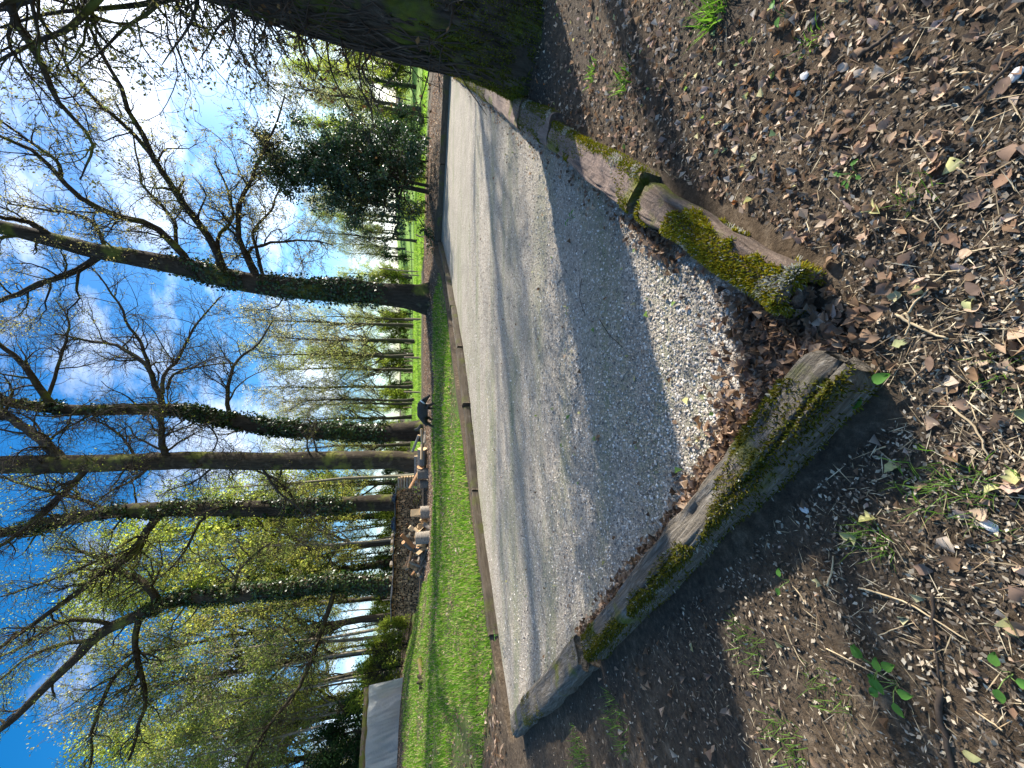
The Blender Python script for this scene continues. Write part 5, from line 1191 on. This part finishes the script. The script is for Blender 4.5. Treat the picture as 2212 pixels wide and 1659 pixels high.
# fallen leaves: all are drawn here, the 300 that show largest become objects of their own
LX, LY, LS, LC, LZ = [], [], [], [], []
def leaves_add(X, Y, size, col, zone, zadd=0.0):
    LX.append(X); LY.append(Y); LS.append(size); LC.append(col); LZ.append(np.stack([np.full(len(X), zone), np.zeros(len(X)) + zadd], -1))
# right-hand carpet
X, Y = polar(38000, 0.5, 11, 0.75, cen=0.72); a_, b_ = ab(X, Y)
dn = fbm(v3(X, Y), 1.1, 3); k = (b_ < -0.36) & (rg.random(len(X)) < np.clip(0.55 + 0.9 * dn + 0.5 * np.exp((b_ + 0.4) * 1.6), 0.06, 1) * np.clip((np.hypot(X, Y) - 0.7) / 2.0, 0.05, 1)); X, Y = X[k], Y[k]
leaves_add(X, Y, 0.012 + 0.030 * rg.random(len(X)) ** 2.2, pick(PAL_TAN + PAL_BROWN + [(0.10, 0.07, 0.05), (0.34, 0.31, 0.27)], len(X), 0.42), 0)
X, Y = polar(420, 1.3, 8, 0.7, cen=0.75); a_, b_ = ab(X, Y); k = b_ < -0.38; X, Y = X[k], Y[k]; leaves_add(X, Y, 0.018 + 0.016 * rg.random(len(X)), pick(PAL_ORG + PAL_GRN + PAL_YEL, len(X)), 0)
# left and near foreground
X, Y = polar(5200, 0.28, 7, 1.0, cen=-0.5); a_, b_ = ab(X, Y); dn = fbm(v3(X, Y) + 9, 1.2, 3); k = (a_ < -0.37) & (b_ > -0.6) & (rg.random(len(X)) < np.clip(0.35 + 0.9 * dn, 0.05, 1)); X, Y = X[k], Y[k]
leaves_add(X, Y, 0.012 + 0.034 * rg.random(len(X)) ** 1.9, pick(PAL_BROWN + PAL_TAN + [(0.10, 0.07, 0.05)], len(X), 0.42), 1)
X, Y = polar(46, 0.4, 3, 0.95, cen=-0.2); k = off_court(X, Y); X, Y = X[k], Y[k]; leaves_add(X, Y, 0.028 + 0.018 * rg.random(len(X)), pick(PAL_YEL, len(X)), 1)
# drift inside the near corner and along the grey timber
bb = -0.15 + 2.9 * rg.random(2600) ** 1.25; aa = -0.12 + np.abs(rg.normal(0, 1, 2600)) * (0.05 + 0.10 * np.exp(-((bb - 0.15) / 0.45) ** 2))
X, Y = cw(aa, bb); leaves_add(X, Y, 0.026 + 0.02 * rg.random(len(X)), pick(PAL_BROWN + PAL_BROWN[:3] + PAL_TAN[:3], len(X), 0.3), 2, 0.045 * rg.random(len(X)) * np.exp(-(aa + 0.1) / 0.12))
aa = 0.02 + np.abs(rg.normal(0, 0.13, 420)); bb = -0.14 + np.abs(rg.normal(0, 0.10, 420)); X, Y = cw(aa, bb); leaves_add(X, Y, 0.028 + 0.02 * rg.random(len(X)), pick(PAL_BROWN, len(X), 0.3), 2, 0.03 * rg.random(len(X)))
aa = 1.05 + rg.normal(0, 0.16, 190); bb = -0.12 + np.abs(rg.normal(0, 0.07, 190)); X, Y = cw(aa, bb); leaves_add(X, Y, 0.028 + 0.02 * rg.random(len(X)), pick(PAL_BROWN, len(X), 0.3), 3, 0.03 * rg.random(len(X)))
# the gap between the corner timbers and outside it
aa = -0.05 + rg.normal(0, 0.1, 160); bb = -0.2 + rg.normal(0, 0.09, 160); X, Y = cw(aa, bb); leaves_add(X, Y, 0.026 + 0.02 * rg.random(len(X)), pick(PAL_BROWN, len(X), 0.3), 2, 0.02 * rg.random(len(X)))
# scattered on the gravel
X, Y = polar(900, 1.2, 9, 1.0); a_, b_ = ab(X, Y); k = (a_ > 0.05) & (a_ < L1) & (b_ > 0.0) & (b_ < L2) & (rg.random(len(X)) < 0.28 + 0.6 * np.exp(-b_ / 0.4)); X, Y = X[k], Y[k]
leaves_add(X, Y, 0.024 + 0.02 * rg.random(len(X)), pick(PAL_YEL + PAL_GRN + PAL_BROWN + PAL_BROWN, len(X)), 4)
aa = 0.1 + 15 * rg.random(800); bb = -0.1 + np.abs(rg.normal(0, 0.09, 800)); X, Y = cw(aa, bb); leaves_add(X, Y, 0.02 + 0.02 * rg.random(len(X)), pick(PAL_BROWN + PAL_TAN[:2], len(X)), 4)
LX, LY, LS, LC, LZ = map(np.concatenate, (LX, LY, LS, LC, LZ))
keep = ~((LZ[:, 0] < 1.5) & ~off_court(LX, LY)); LX, LY, LS, LC, LZ = LX[keep], LY[keep], LS[keep], LC[keep], LZ[keep]
LH = surf_z(LX, LY) + LZ[:, 1]
rel = np.stack([LX, LY, LH - H], -1); dep = rel @ FWD; sx = (rel @ DWN) / dep; sy_ = (rel @ RGT) / dep
inview = (dep > 0.1) & (np.abs(sx) < 1.32) & (np.abs(sy_) < 0.99)
order = np.argsort(-(LS / dep) * inview)[:300]; sel = np.zeros(len(LX), bool); sel[order] = True
v, f, c_ = flat_bits(LX[~sel], LY[~sel], LH[~sel], LS[~sel] * 1.15, LS[~sel] * 0.75, LC[~sel], 0.5, 1.0, 0.004)
add('leaf_litter', mesh_data('leaf_litter', v, f, M_DRY, c_), None, 'carpet of small fallen leaves beside the timbers and along the gravel edge', 'leaf litter', kind='stuff')
def leaf_proto(seed, col):
    q = np.random.default_rng(seed); n = 7; tt = np.linspace(0, 1, n); w = 0.36 * np.sin(np.pi * tt ** 0.8) ** 0.8 * (1 + q.normal(0, 0.22, n)); w[0] = w[-1] = 0.012
    cu = q.normal(0, 0.5); ro = q.normal(0.35, 0.45); x = tt - 0.5; z = cu * (x ** 2) * 1.6 + 0.06
    V = np.stack([np.stack([x, -w, z + ro * w], -1), np.stack([x, np.zeros(n), z], -1), np.stack([x, w, z + ro * w * (1 + q.normal(0, 0.3))], -1)], 1)
    stem = np.array([[-0.5, -0.012, z[0]], [-0.5, 0.012, z[0]], [-0.78, 0.0 + q.normal(0, 0.06), z[0] + 0.02]])
    F = grid_faces(n, 3); Vf = np.concatenate([V.reshape(-1, 3), stem]); cc = np.tile(np.array(col), (len(Vf), 1)) * (1 + q.normal(0, 0.10, (len(Vf), 1))); cc[1:21:3] *= 1.15
    return mesh_data('fallen_leaf', Vf, [F, np.array([[21, 22, 23]])], M_DRY, np.clip(cc, 0, 1), True)
classes = {'brown': PAL_BROWN, 'tan': PAL_TAN, 'pale yellow-green': PAL_YEL, 'green': PAL_GRN, 'rusty orange': PAL_ORG}
LP = {k: [leaf_proto(900 + i * 7 + hash_, pal[i % len(pal)]) for i in range(12)] for hash_, (k, pal) in enumerate(classes.items())}
zone_txt = {0: 'on the ground right of the mossy timber', 1: 'on the bare foreground soil', 2: 'in the drift inside the near corner of the gravel', 3: 'in the small heap against the mossy timber', 4: 'on the open gravel'}
used_lab = {}
for i in order:
    cd = {k: min(np.abs(np.array(p_) - LC[i]).sum() for p_ in pal) for k, pal in classes.items()}; cl = min(cd, key=cd.get)
    me = LP[cl][rg.integers(12)]; zn = int(LZ[i, 0])
    side = ''
    lab = f'{cl} fallen leaf {zone_txt[zn]}'
    if cl == 'tan': lab = f'pale tan dry fallen leaf {zone_txt[zn]}'
    o = add('fallen_leaf', me, None, lab, 'leaf', f'{cl} leaves {zone_txt[zn]}', loc=(LX[i], LY[i], LH[i] + 0.006), rot=(rg.normal(0, 0.4), rg.normal(0, 0.4), rg.random() * 6.28), scale=(float(LS[i] * 1.1), float(LS[i] * (0.7 + 0.6 * rg.random())), float(LS[i] * 1.1)))

# gravel stones
X, Y = polar(90000, 1.0, 10.0, 1.0, 1.15); a_, b_ = ab(X, Y); k = (a_ > -0.1) & (b_ > -0.1) & (b_ < L2) & (a_ < L1); X, Y = X[k][:48000], Y[k][:48000]; n_ = len(X)
Z = gravel_z(X, Y); sz = (0.0035 + 0.006 * rg.random(n_) ** 2.2) * (1 + 0.06 * np.hypot(X, Y)); O = np.array([[1, 0, 0], [0, 1, 0], [-1, 0, 0], [0, -1, 0], [0, 0, 0.8]], float)
V = O[None] * (sz[:, None] * (0.7 + 0.6 * rg.random((n_, 3))))[:, None]; V += rg.normal(0, 0.18, V.shape) * sz[:, None, None]; ya = rg.random(n_) * 6.28; cy, sy = np.cos(ya)[:, None], np.sin(ya)[:, None]
V = np.stack([V[..., 0] * cy - V[..., 1] * sy, V[..., 0] * sy + V[..., 1] * cy, V[..., 2]], -1) + np.stack([X, Y, Z + sz * 0.25], -1)[:, None]
t8 = np.array([[0, 1, 4], [1, 2, 4], [2, 3, 4], [3, 0, 4]]); F = (np.arange(n_)[:, None, None] * 5 + t8[None]).reshape(-1, 3)
c_ = pick([(0.30, 0.26, 0.21), (0.44, 0.38, 0.31), (0.54, 0.48, 0.40), (0.18, 0.155, 0.13), (0.64, 0.60, 0.53), (0.40, 0.34, 0.27)], n_)
add('gravel_stones', mesh_data('gravel_stones', V.reshape(-1, 3), F, M_BIT, np.repeat(c_, 5, 0)), None, 'loose angular pebbles on the surface of the gravel court', 'gravel', kind='stuff')

# grass of the lawn
def blades(X, Y, Z, L_, W, col, bend=0.5):
    n = len(X); yaw = rg.random(n) * 6.283; d = np.stack([np.cos(yaw) * bend * rg.random(n), np.sin(yaw) * bend * rg.random(n), np.ones(n)], -1); d /= np.linalg.norm(d, axis=1)[:, None]
    s = np.stack([-np.sin(yaw + 0.8), np.cos(yaw + 0.8), np.zeros(n)], -1); P = np.stack([X, Y, Z - 0.005], -1); L_ = L_[:, None]; W = W[:, None]
    m_ = P + d * L_ * 0.55; tip = P + d * L_ + np.stack([np.cos(yaw), np.sin(yaw), -0.4 * np.ones(n)], -1) * L_ * 0.22 * rg.random((n, 1))
    V = np.stack([P - s * W / 2, P + s * W / 2, m_ + s * W * 0.4, tip, m_ - s * W * 0.4], 1); k = np.arange(n) * 5
    return V.reshape(-1, 3), [np.stack([k, k + 1, k + 2, k + 4], -1), np.stack([k + 4, k + 2, k + 3], -1)], np.repeat(col, 5, 0)
X = rg.uniform(-24, 8, 900000); Y = rg.uniform(4, 24, 900000); d_ = np.hypot(X, Y); k = rg.random(len(X)) < np.clip(6.5 / d_, 0, 1) ** 1.5; X, Y = X[k], Y[k]
inl, q = lawn_mask(X, Y); vis_ = np.abs(X / (Y + 1e-6)) < 1.12
bare = fbm(v3(X, Y) * np.array([0.55, 1.0, 1.0]) + 4, 0.8, 3)
k = inl & vis_ & (rg.random(len(X)) < np.clip(0.62 + 2.0 * bare, 0.03, 1)); X, Y = X[k][:150000], Y[k][:150000]; n_ = len(X); d_ = np.hypot(X, Y)
tall = np.clip(0.8 + 0.8 * fbm(v3(X, Y) + 20, 1.1, 2), 0.35, 1.7)
col = pick([(0.10, 0.22, 0.02), (0.15, 0.29, 0.03), (0.075, 0.17, 0.02), (0.21, 0.34, 0.05), (0.38, 0.34, 0.15)], n_, 0.25)
v, f, c_ = blades(X, Y, terr(X, Y), (0.055 + 0.10 * rg.random(n_) ** 1.5) * tall, 0.004 + 0.0011 * d_, col)
add('grass', mesh_data('grass', v, f, M_GRASS, c_), None, 'uneven green lawn grass between the back timbers and the woodpile', 'grass', kind='stuff')
# dry stalks and leaves among it
X = rg.uniform(-20, 14, 60000); Y = rg.uniform(5, 24, 60000); a_, b_ = ab(X, Y); k = (b_ > L2 + 0.3) | (a_ > L1 + 0.3); k &= (np.abs(X / Y) < 1.1); inl, q = lawn_mask(X, Y); k &= (~inl) | (rg.random(len(X)) < 0.45); X, Y = X[k], Y[k]; n_ = len(X)
v, f, c_ = flat_bits(X, Y, terr(X, Y), 0.05 + 0.06 * rg.random(n_), 0.03 + 0.03 * rg.random(n_), pick(PAL_TAN + PAL_BROWN, n_, 0.3), 0.35, 0.4, 0.01)
add('mulch', mesh_data('mulch', v, f, M_DRY, c_), None, 'brown leaf mulch and wood chips between the lawn and the trees', 'mulch', kind='stuff')
# rough grass of the near field
X = rg.uniform(-9, 30, 120000); Y = rg.uniform(22, 52, 120000); k = (np.abs(X / Y) < 1.05) & (((X > 8) & (Y > 24)) | (Y > 29)) & (rg.random(len(X)) < np.clip(26 / Y, 0, 1) ** 1.5); X, Y = X[k][:26000], Y[k][:26000]; n_ = len(X)
v, f, c_ = blades(X, Y, terr(X, Y), 0.10 + 0.14 * rg.random(n_), 0.03 + 0.02 * rg.random(n_), pick([(0.15, 0.28, 0.04), (0.22, 0.36, 0.06), (0.28, 0.36, 0.09)], n_))
add('field_grass', mesh_data('field_grass', v, f, M_GRASS, c_), None, 'bright rough grass of the sunlit field beyond the fence posts', 'grass', kind='stuff')

# tufts, seedlings and sticks in the foreground
def tuft(x, y, rad, n, L_, label, col=((0.10, 0.19, 0.03), (0.15, 0.26, 0.05), (0.07, 0.14, 0.025)), wide=0.004, bend=1.2):
    p = ground_at(x, y); X = np.clip(rg.normal(0, rad, n), -1.3 * rad, 1.3 * rad); Y = np.clip(rg.normal(0, rad, n), -1.3 * rad, 1.3 * rad); Z = terr(X + p[0], Y + p[1]) - p[2]
    v, f, c_ = blades(X, Y, Z, L_ * (0.5 + 0.8 * rg.random(n)), np.full(n, wide), pick(col, n), bend)
    add('grass_tuft', mesh_data('grass_tuft', v, f, M_GRASS, c_), None, label, 'grass', 'grass tufts in the foreground soil', loc=p)
tuft(1550, 28, 0.035, 70, 0.13, 'thick bright grass tuft at the right-hand end of the foreground', wide=0.007)
tuft(1352, 172, 0.05, 60, 0.08, 'light green tuft between the leaning trunk and the leaf carpet', wide=0.006)
tuft(1282, 160, 0.04, 45, 0.07, 'small light tuft closest to the leaning trunk roots', wide=0.006)
tuft(1760, 80, 0.03, 26, 0.05, 'tiny green tuft among the tan leaves', wide=0.004)
tuft(2030, 1040, 0.06, 70, 0.075, 'broad fine green tuft lying flat in the middle of the foreground', wide=0.0028)
tuft(2110, 1080, 0.055, 60, 0.075, 'fine green tuft next to a pale stone, nearest the viewer', wide=0.0028)
tuft(1895, 1165, 0.03, 45, 0.08, 'narrow-bladed tuft beside a pale leaf, left of the grey timber end', wide=0.003)
tuft(1790, 1490, 0.05, 60, 0.06, 'thin grassy patch at the lower left of the soil', wide=0.003)
tuft(1615, 1395, 0.06, 70, 0.06, 'short tuft on the soil left of the grey timber', wide=0.003)
tuft(1335, 1560, 0.10, 120, 0.08, 'grass tuft by the far end of the pale lichen timber', wide=0.004)
tuft(1255, 1640, 0.12, 140, 0.09, 'leafy tuft at the left edge beyond the pale lichen timber', wide=0.005)
tuft(1700, 1600, 0.06, 80, 0.06, 'green patch at the left edge of the soil', wide=0.004)
tuft(2150, 800, 0.03, 30, 0.05, 'sparse tuft close to the viewer', wide=0.003)
tuft(1970, 420, 0.03, 36, 0.05, 'small tuft between the twigs on the right', wide=0.003)
def seedling(x, y, n, size, label, name='seedling', cat='plant', col=(0.10, 0.24, 0.05), h=0.05, spread=0.03):
    p = ground_at(x, y); root = add(name, None, None, label, cat, loc=p); tb = Tubes(); ls = []
    for k in range(n):
        az = k * 2.4 + rg.random(); e = np.array([math.cos(az) * spread * (0.4 + rg.random()), math.sin(az) * spread * (0.4 + rg.random()), h * (0.6 + 0.6 * rg.random())]); tb.batch(np.array([[[0, 0, -0.01], e * np.array([0.4, 0.4, 0.6]), e]]), np.array([[0.0016, 0.0013, 0.0009]]), 5)
        d = np.array([math.cos(az), math.sin(az), -0.1]); s = np.array([-math.sin(az), math.cos(az), 0]); ls.append((e, d, s))
    add('stem', tb.mesh('stem', simple_leafstem), root)
    for (e, d, s) in ls:
        tt = np.linspace(0, 1, 6); w = size * 0.36 * np.sin(np.pi * tt ** 0.75) ** 0.8; w[0] = w[-1] = 0.0005; V = np.stack([e + np.outer(tt * size, d) - np.outer(w, s) + np.outer(w * 0.3, [0, 0, 1]), e + np.outer(tt * size, d) - np.outer(tt ** 2 * size * 0.2, [0, 0, 1]), e + np.outer(tt * size, d) + np.outer(w, s) + np.outer(w * 0.3, [0, 0, 1])], 1)
        add('leaf', mesh_data('leaf', V.reshape(-1, 3), grid_faces(6, 3), M_GRASS, np.tile(np.array(col) * (0.8 + 0.4 * rg.random()), (18, 1)), True), root)
simple_leafstem = simple_mat('green_stem', (0.10, 0.16, 0.04), (0.16, 0.22, 0.07), 30)
seedling(1890, 832, 3, 0.045, 'young green seedling at the end of the grey timber')
seedling(1905, 1440, 5, 0.036, 'bramble shoot with toothed green leaves at the lower left')
seedling(1940, 1475, 5, 0.034, 'second bramble shoot just below the first')
seedling(2185, 1455, 3, 0.03, 'bramble leaflets at the very front left')
seedling(1850, 375, 7, 0.016, 'tiny feathery seedling among the crumbs on the right', h=0.03, spread=0.03)
seedling(1705, 1255, 2, 0.03, 'two-leaved seedling left of the grey timber')
seedling(1700, 35, 3, 0.03, 'single glossy green sprout near the thick grass tuft')
seedling(1240, 470, 4, 0.035, 'green weed rooted against the brown timber')
seedling(1075, 1372, 5, 0.05, 'leafy weed at the end of the back timber')
def stick(pts, r0, label, mat=M_TWIG, z=0.01):
    P = np.array([ground_at(x, y) for x, y in pts]); P[:, 2] = surf_z(P[:, 0], P[:, 1]) + z; base = P[0].copy(); K = 10; Q = resample(P - base, K); Q += rg.normal(0, r0 * 0.35, Q.shape)
    tb = Tubes(); tb.batch(Q[None], np.linspace(r0, r0 * 0.6, K)[None], 8); v = np.concatenate(tb.V); F = np.concatenate(tb.F); n_ = len(v); e0, e1 = np.arange(8)[::-1], np.arange(n_ - 8, n_)
    add('stick', mesh_data('stick', v, [F, e0[None], e1[None]], mat, None, True), None, label, 'stick', 'sticks lying in the foreground', loc=base)
M_STRAW = simple_mat('dry_stalk', (0.34, 0.25, 0.14), (0.55, 0.43, 0.27), 40)
stick([(2028, 1480), (2040, 1560), (2062, 1659), (2075, 1720)], 0.008, 'thick grey stick at the lower left, reaching out of view')
stick([(2020, 1280), (2022, 1360), (2034, 1470)], 0.004, 'slim brown twig meeting the thick grey stick')
stick([(2108, 225), (2150, 180), (2212, 115)], 0.005, 'pale brown twig slanting across the near right edge')
stick([(1862, 120), (1900, 95), (1938, 68)], 0.007, 'short grey stick on the crumbs at the right')
stick([(1940, 680), (1985, 705), (2052, 732)], 0.004, 'tan stick in front of the gap between the corner timbers', M_STRAW)
stick([(2000, 500), (2050, 450), (2090, 400)], 0.003, 'thin brown twig among the leaves on the near right')
stick([(1965, 830), (2010, 790), (2068, 735)], 0.0028, 'thin twig in front of the grey timber end')
stick([(1860, 1270), (1960, 1300), (2100, 1385)], 0.003, 'long straw-coloured twig crossing the lower left soil', M_STRAW)
stick([(1790, 1400), (1850, 1430), (1930, 1470)], 0.0022, 'dry stalk beside the bramble shoots', M_STRAW)
stick([(1700, 1350), (1720, 1400), (1745, 1440)], 0.0025, 'bent dry stalk left of the grey timber', M_STRAW)
stick([(1640, 1330), (1680, 1380), (1735, 1395)], 0.003, 'curved root-like twig near the grey timber', M_TWIG)
stick([(1560, 940), (1540, 975), (1505, 1010)], 0.004, 'dark twig on the gravel by the leaf drift')
stick([(1280, 690), (1300, 720), (1330, 750)], 0.003, 'small dark twig lying on the open gravel')
stick([(1240, 600), (1238, 640), (1250, 680)], 0.003, 'second small dark twig on the gravel, farther off')
stick([(1880, 470), (1900, 520), (1890, 560)], 0.003, 'curved twig among the crumbs right of the corner')
stick([(2060, 880), (2110, 920), (2140, 990)], 0.003, 'thin stalk close to the viewer', M_STRAW)
for k in range(26):
    x = 1650 + 540 * rg.random(); y = 1659 * rg.random(); an = rg.random() * 6.28; L_ = 25 + 60 * rg.random()
    g = ground_at(x, y)
    if not off_court(np.array([g[0]]), np.array([g[1]]), 0.02)[0]: continue
    stick([(x, y), (x + L_ * 0.5 * math.cos(an) + rg.normal(0, 6), y + L_ * 0.5 * math.sin(an)), (min(x + L_ * math.cos(an), 2250), y + L_ * math.sin(an))], 0.0015 + 0.002 * rg.random(), 'thin dry twig lying on the foreground litter', [M_TWIG, M_STRAW][k % 2])
# pale stones on the soil
for k, (x, y, lb_) in enumerate([(2140, 1135, 'white stone beside the fine green tuft'), (1740, 165, 'pale angular chip on the right-hand crumbs'), (2195, 165, 'pale flat stone at the near right edge'), (1740, 1100, 'grey stone lying against the outside of the grey timber')]):
    p = ground_at(x, y); q = np.random.default_rng(k + 70); import bmesh
    bm = bmesh.new(); bmesh.ops.create_icosphere(bm, subdivisions=2, radius=1.0)
    for v_ in bm.verts: nn_ = 1 + 0.25 * float(vnoise(np.array([v_.co.x, v_.co.y, v_.co.z]) * 1.7 + k * 9)); v_.co = Vector((v_.co.x * 0.017 * nn_, v_.co.y * 0.012 * nn_, v_.co.z * 0.007 * nn_))
    me = bpy.data.meshes.new('stone'); bm.to_mesh(me); bm.free(); me.materials.append(simple_mat('pale_stone', (0.45, 0.44, 0.42), (0.66, 0.65, 0.63), 30)) 
    add('stone', me, None, lb_, 'stone', loc=(p[0], p[1], p[2] + 0.006), rot=(0, 0, q.random() * 3))

# ------------------------------------------------------------------ tell small groups apart by their place, left to right
ORD = ['first', 'second', 'third', 'fourth', 'fifth', 'sixth', 'seventh', 'eighth', 'ninth', 'tenth', 'eleventh', 'twelfth']
def by_place(group, maxn=24):
    obs = [o for o in COL.objects if o.get('group') == group and o.parent is None]
    obs.sort(key=lambda o: math.atan2(o.location[0], max(o.location[1], 0.01)))
    n = len(obs)
    if n > maxn: return
    for i, o in enumerate(obs):
        h_ = (n + 1) // 2
        if i == 0: t_ = 'leftmost'
        elif i == n - 1: t_ = 'rightmost'
        elif i < h_: t_ = ORD[i] + ' from the left'
        else: t_ = ORD[n - 1 - i] + ' from the right'
        o['label'] = o['label'] + ', ' + t_
for g_ in ('woodland trees on the left', 'trees of the far hedgerow', 'shrubs of the far hedge', 'undergrowth of the thicket', 'spring-green trees behind the leaning trunk', 'dark evergreens behind the wood', 'trees on the far slope', 'airy trees beyond the field fence', 'far fence posts', 'trees of the far wood on the right', 'bushes along the right field margin'):
    by_place(g_)
